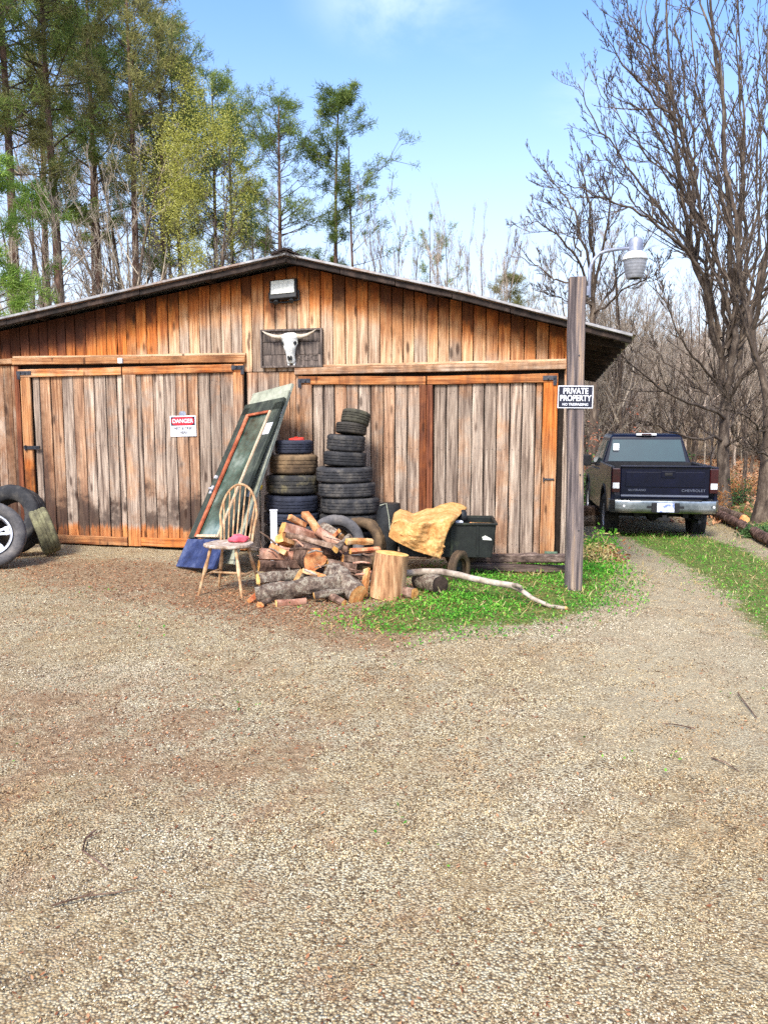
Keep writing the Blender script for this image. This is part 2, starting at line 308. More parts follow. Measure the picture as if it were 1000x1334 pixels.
def groundmat():
    m, t, p = newmat('gravel_and_soil')
    co = t.new('ShaderNodeTexCoord').outputs['Object']
    vo = t.new('ShaderNodeTexVoronoi', feature='F1'); t.put(vo.inputs['Vector'], co); vo.inputs['Scale'].default_value = 110
    vsep = t.new('ShaderNodeSeparateColor'); t.l.new(vo.outputs['Color'], vsep.inputs[0])
    stone = t.ramp(vsep.outputs[0], [(0, lin(96, 76, 48)), (.25, lin(150, 128, 90)), (.5, lin(192, 172, 128)), (.75, lin(180, 168, 136)), (1, lin(214, 200, 162))])
    stone = t.mix(t.math('MULTIPLY', t.smooth(vo.outputs['Distance'], .35, .8), .8), stone, lin(84, 64, 44))
    soil = t.ramp(t.noise(co, 9, 8, .7), [(.3, lin(88, 66, 38)), (.5, lin(140, 112, 70)), (.72, lin(188, 164, 116))])
    big = t.noise(co, 1.1, 5, .65)
    dirt = t.attr('dirt'); gr = t.attr('grass'); track = t.attr('track'); wood = t.attr('woods')
    rusty = t.ramp(t.noise(co, 26, 5, .7), [(.3, lin(80, 54, 34)), (.5, lin(132, 96, 62)), (.7, lin(182, 148, 108))])
    c = t.mix(t.smooth(big, .42, .66), stone, t.mix(.6, stone, soil))
    mid = t.noise(co, 3.3, 6, .7)
    c = t.mix(t.math('MULTIPLY', t.smooth(t.math('ADD', mid, t.math('MULTIPLY', dirt, .26)), .52, .72), .72), c, rusty)
    grit = t.ramp(t.noise(co, 70, 4, .7), [(.3, lin(128, 112, 84)), (.5, lin(172, 156, 122)), (.7, lin(202, 188, 154))])
    c = t.mix(t.math('MULTIPLY', track, .5), c, grit)
    gcol = t.ramp(t.noise(co, 18, 5, .7), [(.3, lin(74, 74, 42)), (.5, lin(96, 112, 52)), (.7, lin(140, 136, 84))])
    gf = t.smooth(t.math('ADD', gr, t.math('MULTIPLY', t.math('SUBTRACT', mid, .5), .9)), .4, .7)
    c = t.hsv(c, .503, .88, 1.0)
    c = t.mix(gf, c, gcol)
    wc = t.ramp(t.noise(co, 3, 7, .7), [(.3, lin(96, 78, 60)), (.5, lin(150, 128, 100)), (.7, lin(186, 166, 136))])
    c = t.mix(wood, c, wc)
    t.l.new(c, p.inputs['Base Color']); p.inputs['Roughness'].default_value = .95; p.inputs['Specular IOR Level'].default_value = .1
    bump(t, p, t.math('ADD', t.math('MULTIPLY', vo.outputs['Distance'], -1), t.math('MULTIPLY', t.noise(co, 30, 5), 1.)), .7, .012)
    return m
MAT['ground'] = groundmat()


# ------------------------------------------------------------------ picture <-> place
def ray(px, py):
    u, v = (px - 500) / F, (667 - py) / F
    return Vector((u, math.cos(PITCH) + v * math.sin(PITCH), -math.sin(PITCH) + v * math.cos(PITCH)))
def P(px, py, Y):
    r = ray(px, py); return Vector((0, 0, CAMH)) + r * (Y / r.y)
def ss(a, b, x):
    t_ = np.clip((x - a) / (b - a), 0, 1); return t_ * t_ * (3 - 2 * t_)
def gz(x, y):
    """height of the ground"""
    x = np.asarray(x, float); y = np.asarray(y, float)
    drop = -.05 * np.clip(y - 4.5, 0, 14) * ss(1.6, 4.2, x)
    far = ss(30, 75, y)
    hill = far * (1.6 + 2.4 * ss(5, 40, x)) + ss(20, 40, y) * ss(0, -12, x) * 1.2
    lump = .012 * np.sin(x * 2.1 + 1) * np.sin(y * 1.7) + .006 * np.sin(x * 5.3) * np.cos(y * 4.1 + 2)
    bank = .35 * np.exp(-((x - 9.8 - (y - 19) * .3) / 1.3) ** 2) * ss(12, 16, y) * ss(30, 24, y)
    return drop + hill + lump + bank
def G(px, py, z=None):
    r = ray(px, py); o = Vector((0, 0, CAMH)); zz = 0.
    for _ in range(12):
        k = (zz - CAMH) / r.z; q = o + r * k
        if z is not None: return q if zz == z else o + r * ((z - CAMH) / r.z)
        zz = float(gz(q.x, q.y))
    return Vector((q.x, q.y, zz))
def topz(py, Y): return P(500, py, Y).z


# ------------------------------------------------------------------ object helpers
class MB:
    def __init__(s): s.v = []; s.f = []; s.m = []; s.at = {}
    def add(s, vs, fs, mi=0):
        k = len(s.v); s.v += [tuple(a) for a in vs]; s.f += [tuple(k + i for i in f) for f in fs]; s.m += [mi] * len(fs); return s
    def box(s, c, d, rot=None, mi=0):
        vs = [Vector((x * d[0] / 2, y * d[1] / 2, z * d[2] / 2)) for x in (-1, 1) for y in (-1, 1) for z in (-1, 1)]
        if rot is not None: vs = [rot @ a for a in vs]
        c = Vector(c)
        return s.add([c + a for a in vs], [(0, 1, 3, 2), (4, 6, 7, 5), (0, 4, 5, 1), (2, 3, 7, 6), (0, 2, 6, 4), (1, 5, 7, 3)], mi)
    def tube(s, pts, rad, n=8, caps=True, mi=0, capmi=None):
        pts = [Vector(p) for p in pts]
        if not hasattr(rad, '__len__'): rad = [rad] * len(pts)
        vs = []; ref = None
        for i, p in enumerate(pts):
            d = (pts[min(i + 1, len(pts) - 1)] - pts[max(i - 1, 0)]).normalized()
            if ref is None: ref = d.orthogonal().normalized()
            ref = (ref - d * ref.dot(d)); ref = ref.normalized() if ref.length > 1e-6 else d.orthogonal().normalized()
            b = d.cross(ref)
            for k in range(n):
                a = 2 * math.pi * k / n; vs.append(p + (ref * math.cos(a) + b * math.sin(a)) * rad[i])
        fs = [(i * n + k, i * n + (k + 1) % n, (i + 1) * n + (k + 1) % n, (i + 1) * n + k) for i in range(len(pts) - 1) for k in range(n)]
        s.add(vs, fs, mi)
        if caps:
            kb = len(s.v) - len(vs)
            s.f.append(tuple(kb + k for k in reversed(range(n)))); s.m.append(mi if capmi is None else capmi)
            s.f.append(tuple(kb + (len(pts) - 1) * n + k for k in range(n))); s.m.append(mi if capmi is None else capmi)
        return s
    def lathe(s, prof, n=24, mat=None, closed=False, mi=0):
        """profile (radius, height) turned about z"""
        mat = mat or Matrix.Identity(4); vs = []
        for r, z in prof:
            for k in range(n):
                a = 2 * math.pi * k / n; vs.append(mat @ Vector((r * math.cos(a), r * math.sin(a), z)))
        m_ = len(prof); rng_ = m_ if closed else m_ - 1
        fs = [(i * n + k, i * n + (k + 1) % n, ((i + 1) % m_) * n + (k + 1) % n, ((i + 1) % m_) * n + k) for i in range(rng_) for k in range(n)]
        return s.add(vs, fs, mi)
    def prism(s, poly, a, b, axis=1, mi=0):
        """2D outline swept along an axis; outline in the other two axes"""
        def q(p, t_):
            return (t_, p[0], p[1]) if axis == 0 else ((p[0], t_, p[1]) if axis == 1 else (p[0], p[1], t_))
        n = len(poly); vs = [q(p, a) for p in poly] + [q(p, b) for p in poly]
        fs = [tuple(range(n)), tuple(reversed(range(n, 2 * n)))] + [(i, n + i, n + (i + 1) % n, (i + 1) % n) for i in range(n)]
        return s.add(vs, fs, mi)
    def build(s, name, mat, parent=None, smooth=False, attrs=None, fix=True, bevel=0):
        me = bpy.data.meshes.new(name); me.from_pydata(s.v, [], s.f)
        for mm in (mat if isinstance(mat, (list, tuple)) else [mat]): me.materials.append(MAT[mm] if isinstance(mm, str) else mm)
        if any(s.m): me.polygons.foreach_set('material_index', s.m)
        if fix:
            b = bmesh.new(); b.from_mesh(me); bmesh.ops.recalc_face_normals(b, faces=b.faces); b.to_mesh(me); b.free()
        if smooth: me.polygons.foreach_set('use_smooth', [True] * len(me.polygons))
        for k, vals in (attrs or {}).items():
            a = me.attributes.new(k, 'FLOAT', 'POINT'); a.data.foreach_set('value', vals)
        o = bpy.data.objects.new(name, me); col.objects.link(o)
        if parent is not None: o.parent = parent
        if bevel:
            bv = o.modifiers.new('bevel', 'BEVEL'); bv.width = bevel; bv.segments = 2; bv.limit_method = 'ANGLE'
        if smooth:
            try: me.set_sharp_from_angle(angle=R(40))
            except Exception: pass
        return o


def npmesh(name, V, Fc, mat, parent=None, v=None, smooth=False):
    """V (n,3); Fc (m,3) triangles or (m,4) quads"""
    me = bpy.data.meshes.new(name); n = len(V); k = Fc.shape[1]
    me.vertices.add(n); me.vertices.foreach_set('co', np.asarray(V, np.float32).ravel())
    me.loops.add(Fc.size); me.loops.foreach_set('vertex_index', Fc.astype(np.int32).ravel())
    me.polygons.add(len(Fc)); me.polygons.foreach_set('loop_start', np.arange(0, Fc.size, k, dtype=np.int32))
    me.update(calc_edges=True); me.validate()
    me.materials.append(MAT[mat] if isinstance(mat, str) else mat)
    if v is not None:
        for an, av in (v.items() if isinstance(v, dict) else [('v', v)]):
            a = me.attributes.new(an, 'FLOAT', 'POINT'); a.data.foreach_set('value', np.asarray(av, np.float32))
    if smooth: me.polygons.foreach_set('use_smooth', np.ones(len(Fc), bool))
    o = bpy.data.objects.new(name, me); col.objects.link(o)
    if parent is not None: o.parent = parent
    return o


def tag(o, label, cat, group=None, kind=None):
    if label: o['label'] = label
    if cat: o['category'] = cat
    if group: o['group'] = group
    if kind: o['kind'] = kind
    return o
def thing(name, label, cat, loc=(0, 0, 0), rz=0, group=None, rot=None):
    o = bpy.data.objects.new(name, None); col.objects.link(o); o.empty_display_size = .2
    o.location = loc; o.rotation_euler = rot if rot is not None else (0, 0, rz)
    return tag(o, label, cat, group)
def copy_tree(o, parent=None):
    c = o.copy(); col.objects.link(c); c.parent = parent
    for ch in [q for q in bpy.data.objects if q.parent == o]: copy_tree(ch, c)
    return c
def dup(root, kids, loc, rot, scale=(1, 1, 1), label=None, group=None):
    c = root.copy(); col.objects.link(c); c.location = loc; c.rotation_euler = rot; c.scale = scale
    if label: c['label'] = label
    if group: c['group'] = group
    for k in kids:
        q = k.copy(); col.objects.link(q); q.parent = c
    return c
def text(body, parent, loc, size, mat, rot=(R(90), 0, 0), sx=1., ext=.001, name='lettering', bold=0, align='CENTER'):
    cu = bpy.data.curves.new(name, 'FONT'); cu.body = body; cu.size = size; cu.align_x = align; cu.align_y = 'CENTER'
    cu.extrude = ext; cu.offset = bold; cu.materials.append(MAT[mat])
    tmp = bpy.data.objects.new(name, cu); me = bpy.data.meshes.new_from_object(tmp); bpy.data.objects.remove(tmp)
    o = bpy.data.objects.new(name, me); col.objects.link(o); o.parent = parent; o.location = loc; o.rotation_euler = rot; o.scale = (sx, 1, 1)
    return o
# ================================================================== the ground
def px_of(X, Y, Z):
    """where a point of the place falls in the picture (used only to lay out the ground cover regions)"""
    dz = Z - CAMH; zc = Y * math.cos(PITCH) - dz * math.sin(PITCH); yc = Y * math.sin(PITCH) + dz * math.cos(PITCH)
    return 500 + F * X / zc, 667 - F * yc / zc
def inpoly(px, py, poly):
    inside = np.zeros(px.shape, bool); n = len(poly)
    for i in range(n):
        x0, y0 = poly[i]; x1, y1 = poly[(i + 1) % n]
        c = ((y0 > py) != (y1 > py)) & (px < (x1 - x0) * (py - y0) / ((y1 - y0) + 1e-9) + x0)
        inside ^= c
    return inside
def W2(lst): return [(G(*p).x, G(*p).y) for p in lst]
GRASS1 = W2([(470, 800), (500, 780), (560, 765), (600, 740), (740, 730), (765, 712), (785, 735), (800, 765), (780, 790), (735, 806), (690, 815), (600, 815), (540, 828), (470, 822)])
GRASS2 = W2([(800, 693), (870, 696), (925, 700), (985, 722), (1060, 765), (1200, 830), (1300, 940), (1130, 930), (1010, 860), (960, 790), (905, 745), (850, 718)])
GRASS3 = W2([(930, 668), (985, 690), (1060, 712), (1200, 745), (1250, 700), (1100, 672), (1000, 655), (940, 650)])
GRASS4 = W2([(760, 700), (780, 700), (800, 730), (822, 765), (790, 770), (762, 745)])
TRACK1 = W2([(770, 700), (810, 705), (860, 722), (920, 750), (975, 800), (1000, 860), (1040, 960), (900, 1000), (780, 960), (760, 860), (830, 780), (812, 735)])
TRACK2 = W2([(900, 690), (935, 695), (1000, 722), (1150, 775), (1200, 765), (1020, 715), (940, 690), (920, 680)])
DIRT1 = W2([(0, 722), (240, 735), (420, 790), (480, 830), (420, 850), (300, 800), (150, 775), (0, 745)])
DIRT2 = W2([(-200, 900), (250, 900), (460, 990), (440, 1080), (200, 1040), (-200, 1060)])
DIRT3 = W2([(400, 790), (520, 800), (540, 850), (430, 850)])

def soft(poly, X, Y, r=.25):
    acc = np.zeros(X.shape); k = 0
    for dx, dy in ((0, 0), (r, 0), (-r, 0), (0, r), (0, -r), (r * .7, r * .7), (-r * .7, r * .7), (r * .7, -r * .7), (-r * .7, -r * .7), (r * .4, 0), (-r * .4, 0)):
        acc += inpoly(X + dx, Y + dy, poly); k += 1
    return acc / k
def masks(X, Y):
    g = np.maximum.reduce([soft(GRASS1, X, Y, .22), soft(GRASS2, X, Y, .3), soft(GRASS3, X, Y, .5) * .9, soft(GRASS4, X, Y, .2) * .7])
    tr = np.maximum(soft(TRACK1, X, Y, .3), soft(TRACK2, X, Y, .3))
    d = np.maximum.reduce([soft(DIRT1, X, Y, .35), soft(DIRT2, X, Y, .4) * .6, soft(DIRT3, X, Y, .2)])
    wd = np.clip(ss(17, 24, Y) + ss(-7, -9, X) * ss(6, 10, Y), 0, 1)
    return g, tr, d, wd
def axis(*segs):
    out = []
    for a, b, s in segs: out += list(np.arange(a, b, s))
    return np.array(out + [segs[-1][1]])
gx = axis((-260, -60, 10), (-60, -14, 2), (-14, -6, .4), (-6, 7, .09), (7, 16, .35), (16, 60, 2), (60, 260.1, 10))
gy = axis((-60, -6, 4), (-6, 0, .6), (0, 10.5, .09), (10.5, 24, .3), (24, 90, 2), (90, 300.1, 10))
XX, YY = np.meshgrid(gx, gy); ZZ = gz(XX, YY)
rs = np.random.RandomState(3)
ZZ = ZZ + ((XX > -6) & (XX < 7) & (YY < 10.5) & (YY > 0)) * rs.normal(0, .0035, XX.shape)
nx, ny = len(gx), len(gy)
idx = np.arange(nx * ny).reshape(ny, nx)
quads = np.stack([idx[:-1, :-1], idx[:-1, 1:], idx[1:, 1:], idx[1:, :-1]], -1).reshape(-1, 4)
g_, tr_, d_, w_ = masks(XX.ravel(), YY.ravel())
ground = npmesh('ground', np.stack([XX.ravel(), YY.ravel(), ZZ.ravel()], 1), quads, 'ground', v={'grass': g_, 'track': tr_, 'dirt': d_, 'woods': w_}, smooth=True)
tag(ground, None, None, kind='structure')

# loose gravel: geometry-nodes scatter of a few pebble shapes (nobody could count it)
def pebbles():
    lib = bpy.data.collections.new('pebble_shapes')
    for k in range(6):
        b = bmesh.new(); bmesh.ops.create_icosphere(b, subdivisions=1, radius=.5)
        r_ = random.Random(50 + k); s = (1, r_.uniform(.6, .95), r_.uniform(.45, .7))
        for v_ in b.verts:
            q = r_.uniform(.78, 1.12); v_.co = Vector((v_.co.x * s[0] * q, v_.co.y * s[1] * q, v_.co.z * s[2] * q))
        me = bpy.data.meshes.new('pebble'); b.to_mesh(me); b.free(); me.materials.append(MAT['pebble'])
        o = bpy.data.objects.new('pebble_shape', me); lib.objects.link(o)
    return lib
def scatter(name, pts, sizes, lib, seed, label=None):
    me = bpy.data.meshes.new(name); me.vertices.add(len(pts)); me.vertices.foreach_set('co', pts.astype(np.float32).ravel())
    a = me.attributes.new('size', 'FLOAT', 'POINT'); a.data.foreach_set('value', sizes.astype(np.float32))
    o = bpy.data.objects.new(name, me); col.objects.link(o); tag(o, None, None, kind='stuff')
    ng = bpy.data.node_groups.new(name, 'GeometryNodeTree')
    ng.interface.new_socket('Geometry', in_out='INPUT', socket_type='NodeSocketGeometry'); ng.interface.new_socket('Geometry', in_out='OUTPUT', socket_type='NodeSocketGeometry')
    N, L = ng.nodes, ng.links
    gi, go = N.new('NodeGroupInput'), N.new('NodeGroupOutput')
    ip = N.new('GeometryNodeInstanceOnPoints'); ci = N.new('GeometryNodeCollectionInfo'); ci.inputs[0].default_value = lib
    ci.inputs['Separate Children'].default_value = True; ci.inputs['Reset Children'].default_value = True
    ip.inputs['Pick Instance'].default_value = True
    rv = N.new('FunctionNodeRandomValue'); rv.data_type = 'FLOAT_VECTOR'; rv.inputs[0].default_value = (-.5, -.5, 0); rv.inputs[1].default_value = (.5, .5, 6.28); rv.inputs['Seed'].default_value = seed
    na = N.new('GeometryNodeInputNamedAttribute'); na.data_type = 'FLOAT'; na.inputs[0].default_value = 'size'
    ri = N.new('FunctionNodeRandomValue'); ri.data_type = 'INT'; ri.inputs[4].default_value = 0; ri.inputs[5].default_value = 99; ri.inputs['Seed'].default_value = seed + 1
    L.new(gi.outputs[0], ip.inputs['Points']); L.new(ci.outputs[0], ip.inputs['Instance'])
    L.new(rv.outputs[0], ip.inputs['Rotation']); L.new(ri.outputs[2], ip.inputs['Instance Index']); L.new(na.outputs[0], ip.inputs['Scale'])
    L.new(ip.outputs[0], go.inputs[0])
    md = o.modifiers.new('scatter', 'NODES'); md.node_group = ng
    return o
PEB = pebbles()
def fan(n, y0, y1, rs):                    # points over the forecourt, wider than the camera sees
    y = rs.uniform(y0, y1, n); x = rs.uniform(-1, 1, n) * (y * .56 + .5)
    return x, y
rs = np.random.RandomState(11); PX, PY, PS = [], [], []
for y0, y1, dens, s0, s1 in ((1.5, 2.6, 19000, .0035, .0095), (2.6, 4.2, 14000, .0042, .011), (4.2, 6.4, 7500, .0055, .0125), (6.4, 10.2, 2600, .007, .014)):
    area = ((y0 + y1) / 2 * .56 + .5) * 2 * (y1 - y0); x, y = fan(int(area * dens), y0, y1, rs)
    g, tr, d, wd = masks(x, y)
    lum = np.clip(.62 + .5 * np.sin(x * 1.3 + 2.1 * np.sin(y * .9)) * np.cos(y * 1.7 + x * .6) + .45 * np.sin(x * 4.1 + 1.7 * np.sin(y * 3.3)) * np.sin(y * 3.9 + x * 1.2), 0, 1)
    keep = rs.rand(len(x)) < (1 - .9 * g) * (1 - .25 * tr) * (1 - .75 * d) * (.35 + .65 * lum)
    x, y = x[keep], y[keep]; PX.append(x); PY.append(y); PS.append(s0 + (s1 - s0) * rs.rand(len(x)) ** 2.2)
x, y, s = map(np.concatenate, (PX, PY, PS))
scatter('loose_gravel', np.stack([x, y, gz(x, y) + s * .12], 1), s, PEB, 5)
print('pebbles', len(x))

# leaves, blades and litter as small faces -----------------------------------
def cards(name, cx, cy, cz, L, Wd, mat, rs, tilt=(0, 1.57), kind='stuff', bend=True):
    n = len(cx); az_ = rs.uniform(0, 2 * np.pi, n); ti = rs.uniform(*tilt, n)
    d = np.stack([np.cos(az_) * np.cos(ti), np.sin(az_) * np.cos(ti), np.sin(ti)], 1)
    s_ = np.stack([-np.sin(az_), np.cos(az_), rs.uniform(-.4, .4, n)], 1)
    b = np.stack([cx, cy, cz], 1); L = np.broadcast_to(L, n)[:, None]; Wd = np.broadcast_to(Wd, n)[:, None]
    v0 = b; v1 = b + d * L * .55 + s_ * Wd; v2 = b + d * L; v3 = b + d * L * .55 - s_ * Wd
    V = np.stack([v0, v1, v2, v3], 1).reshape(-1, 3); Fc = np.arange(4 * n).reshape(n, 4)
    o = npmesh(name, V, Fc, mat, v=np.repeat(rs.rand(n), 4)); tag(o, None, None, kind=kind); return o
def in_region(poly_w, n, x0, x1, y0, y1, thr, rs, soft_r=.25, clump=1.):
    x = rs.uniform(x0, x1, n); y = rs.uniform(y0, y1, n)
    m = soft(poly_w, x, y, soft_r)
    cl_ = .5 + .5 * np.sin(x * 4.3 + np.sin(y * 5.1) * 1.7) * np.sin(y * 4.7 + 1.3 * np.cos(x * 3.1))
    k = rs.rand(n) < m * (1 - clump + clump * cl_ ** 1.6); return x[k], y[k]
rs = np.random.RandomState(21)
xa, ya = in_region(GRASS1, 90000, -1.2, 3.4, 5.4, 9.6, .5, rs, .42, .9)
xb, yb = in_region(GRASS2, 50000, 3.2, 8.5, 5.0, 16, .5, rs, .45, .85)
xc, yc = in_region(GRASS3, 24000, 6, 16, 9, 22, .5, rs, .4, .6)
xd, yd = in_region(GRASS4, 6000, 2.2, 4.4, 7, 13, .5, rs, .3, .3)
xe = rs.uniform(-3, 5, 2600); ye = rs.uniform(2.2, 8, 2600)
ke = (np.sin(xe * 3.1 + 1) * np.sin(ye * 2.7 + xe) > .78); xe, ye = xe[ke], ye[ke]
x = np.concatenate([xa, xb, xc, xd, xe]); y = np.concatenate([ya, yb, yc, yd, ye])
cards('ground_cover', x, y, gz(x, y) + rs.uniform(0, .035, len(x)), rs.uniform(.012, .036, len(x)) * (.6 + .05 * y), rs.uniform(.005, .011, len(x)), 'grassleaf', rs, (.1, 1.2))
# dry straw and grass mixed in
x2, y2 = in_region(GRASS1, 3500, -1.2, 3.4, 5.2, 9.6, .5, rs, .5, .3); x3, y3 = in_region(GRASS2, 6000, 3.2, 8.5, 5, 16, .5, rs, .5, .2)
x4 = rs.uniform(6, 20, 16000); y4 = rs.uniform(15, 26, 16000); x5, y5 = in_region(GRASS4, 4000, 2.2, 4.4, 7, 13, .5, rs, .4, .2)
x = np.concatenate([x2, x3, x4, x5]); y = np.concatenate([y2, y3, y4, y5])
cards('dry_grass', x, y, gz(x, y), rs.uniform(.05, .16, len(x)), rs.uniform(.003, .006, len(x)), 'drygrass', rs, (.0, .8))
# dead leaves, bark crumbs and pine straw
n = 46000; x = np.concatenate([rs.uniform(-5.5, 5, n), rs.normal(-.6, .9, 5200), rs.normal(-1.6, 1.5, 3000)]); y = np.concatenate([rs.uniform(1.6, 9.5, n), rs.normal(6.8, .5, 5200), rs.normal(7.3, .8, 3000)])
g, tr, d, wd = masks(x, y)
k = rs.rand(len(x)) < np.clip(.14 + .3 * (np.sin(x * 1.1 + 2) * np.sin(y * 1.9 + 1.3 * x) > .3) + .9 * d + .5 * (np.arange(len(x)) >= n) - .4 * tr + .25 * (np.sin(x * 2.1 + 4) * np.sin(y * 2.3 + x) > .35), 0, 1); x, y = x[k], y[k]
cards('leaf_litter', x, y, gz(x, y) + .004, rs.uniform(.01, .04, len(x)) * (.45 + .08 * y), rs.uniform(.002, .009, len(x)) * (.5 + .07 * y), 'deadleaf', rs, (-.1, .45))
n = 26000; x = np.concatenate([rs.uniform(7, 26, n), rs.uniform(-16, -6, 6000)]); y = np.concatenate([rs.uniform(17, 45, n), rs.uniform(9, 30, 6000)])
cards('forest_litter', x, y, gz(x, y) + .01, rs.uniform(.08, .22, len(x)), rs.uniform(.02, .05, len(x)), 'deadleaf', rs, (-.1, .8))

# ================================================================== the shed
A_ = R(12.5); SO = Vector((0, 9.47, 0))
SM = Matrix.Translation(SO) @ Matrix.Rotation(-A_, 4, 'Z')
SE = Vector((math.cos(A_), -math.sin(A_), 0)); SN = Vector((math.sin(A_), math.cos(A_), 0))
def WL(px, py, yl=0):
    r = ray(px, py); k = (yl + SO.dot(SN)) / r.dot(SN); X = r * k - SO
    return X.dot(SE), CAMH + r.z * k
def SW(x, y, z): return SM @ Vector((x, y, z))
shed = thing('shed', 'long weathered plank shed with a shallow gable roof and two pairs of sliding doors', 'shed', SO, -A_)
RX, RZ = -1.1, 3.62                                   # ridge
def roofz(x):
    if x < RX: return RZ - (RX - x) * .161
    return RZ - (x - RX) * .245 if x < .95 else RZ - (.95 - RX) * .245 - (x - .95) * .285
XL, XR = -6.3, 2.22
def plank(name, parent, x0, z0, x1, z1, wd, y0, th, prot, stain_shade, horiz=False, ztop=None, wob=.003, seed=None, secs=7, mat='siding', zc=None):
    """a plank of the front: runs from (x0,z0) to (x1,z1); front face at local y0-th"""
    r_ = random.Random(seed if seed is not None else hash((round(x0, 3), round(z0, 3))) & 0xffff)
    mb = MB(); c = min(.006, wd * .15); pr, st, hz_ = [], [], []; splash = 1. if (not horiz and x0 < -1.8 and z1 > 2 and z0 < .2) else 0.
    jy = r_.uniform(-.004, .004)
    for i in range(secs + 1):
        t_ = i / secs; wa = wd / 2 + r_.uniform(-wob, wob); wb = wd / 2 + r_.uniform(-wob, wob)
        cx, cz = x0 + (x1 - x0) * t_, z0 + (z1 - z0) * t_
        yb, yf = y0, y0 - th + jy + r_.uniform(-.0015, .0015)
        prof = [(-wa, yb), (-wa, yf + c), (-wa + c, yf), (wb - c, yf), (wb, yf + c), (wb, yb)]
        for a, yy in prof:
            if horiz: X, Z = cx, cz + a
            else:
                X, Z = cx + a, cz
                if ztop is not None: Z = z0 + (ztop(X) - z0) * t_
            mb.v.append((X, yy, Z)); pr.append(prot(X, Z) if callable(prot) else prot); st.append(stain_shade(X, Z) if callable(stain_shade) else stain_shade); hz_.append(1. if horiz else 0.)
    for i in range(secs):
        for k in range(5): mb.f.append((i * 6 + k, i * 6 + k + 1, i * 6 + 6 + k + 1, i * 6 + 6 + k)); mb.m.append(0)
        mb.f.append((i * 6 + 5, i * 6, i * 6 + 6, i * 6 + 11)); mb.m.append(0)
    mb.f += [tuple(range(6)), tuple(secs * 6 + k for k in range(6))]; mb.m += [0, 0]
    return mb.build(name, mat, parent, attrs={'prot': pr, 'stain_shade': st, 'horiz': hz_, 'splash': [splash] * len(pr)})
clamp = lambda v, a=0., b=1.: max(a, min(b, v))
def g_prot(x, z):
    d = roofz(x) - z; b = 1.15 - d * 1.25
    if x < -2.6: k_ = clamp((-2.6 - x) / 1.5); b = b * (1 - k_) + k_ * (2.0 - d * 1.2)
    return clamp(b + .08, 0, 1.8)
def g_stain_shade(x, z):
    d = roofz(x) - z; s = 1.35 * math.exp(-max(0, d - .05) / .2)  # roof's shadow painted into the top of the boards, together with dark staining
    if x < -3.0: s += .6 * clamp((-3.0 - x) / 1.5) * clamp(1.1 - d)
    if -1.42 < x < -1.08 and 2.75 < z < 3.2: s += .5  # darker patch below the floodlight
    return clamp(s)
# near-black sheet behind the planks, its colour standing for shade in the gaps
mb = MB(); mb.box(((XL + XR) / 2, .035, 1.17), (XR - XL - .04, .03, 2.34))
mb.prism([(XL, 2.34), (XR - .02, 2.34), (XR - .02, roofz(XR) - .06), (RX, RZ - .06), (XL, roofz(XL) - .06)], .02, .05)
mb.build('wall_backing', 'backing', shed)
x = XL; k = 0; gr = random.Random(4)
beamz = lambda x: 2.44 if x < -1.75 else 2.30
while x < XR - .01:
    wd = gr.uniform(.132, .158); x2 = min(XR - .085, x + wd)
    if XR - .085 - x2 < .05: x2 = XR - .085
    if x2 - x < .03: break
    xm = (x + x2) / 2; z0 = beamz(xm)
    if -1.78 < xm < -1.1: z0 = 2.30
    plank('siding_board', shed, xm, z0, xm, roofz(xm), x2 - x - .009, 0, .024, g_prot, g_stain_shade, ztop=lambda X: roofz(X) - .05, seed=100 + k, secs=7); k += 1
    x = x2
for a in ((XL, -5.06, 0), (-1.77, -1.12, 1)):        # planks beside and between the doors
    x = a[0]
    while x < a[1] - .02:
        wd = min(gr.uniform(.13, .155), a[1] - x)
        if a[1] - x - wd < .05: wd = a[1] - x
        xm = x + wd / 2
        plank('siding_board', shed, xm, .02, xm, 2.43 if a[2] == 0 else 2.29, wd - .006, 0, .024, (lambda X, Z: .42) if a[2] == 0 else (lambda X, Z: clamp(.22 + .3 * ss(1.7, 2.3, Z))), (lambda X, Z: .62 - .08 * Z) if a[2] == 0 else .15, seed=300 + k); k += 1
        x += wd
# corner board and right side wall
plank('corner_board', shed, XR - .042, .03, XR - .042, roofz(XR - .05) - .04, .08, 0, .03, lambda X, Z: clamp(.3 + .5 * ss(1.9, 2.3, Z)), .12, seed=5)
y = .0; kk = 0
SIDE = []
for i in range(44):
    wd = .155; mb = MB(); mb.box((XR + .008, .05 + i * wd + wd / 2, 1.37), (.024, wd - .007, 2.72)); n_ = len(mb.v)
    mb.build('siding_board', 'siding', shed, attrs={'prot': [.35] * n_, 'stain_shade': [.25] * n_, 'horiz': [0.] * n_})
mb = MB(); mb.box((XR - .03, 3.5, 1.35), (.03, 6.9, 2.7)); mb.box((XL + .02, 3.5, 1.35), (.03, 6.9, 2.74)); mb.prism([(XL + .05, 0), (XR - .05, 0), (XR - .05, roofz(XR) - .04), (RX, RZ - .04), (XL + .05, roofz(XL) - .04)], 6.9, 6.94); mb.build('rear_walls', 'old_timber', shed)
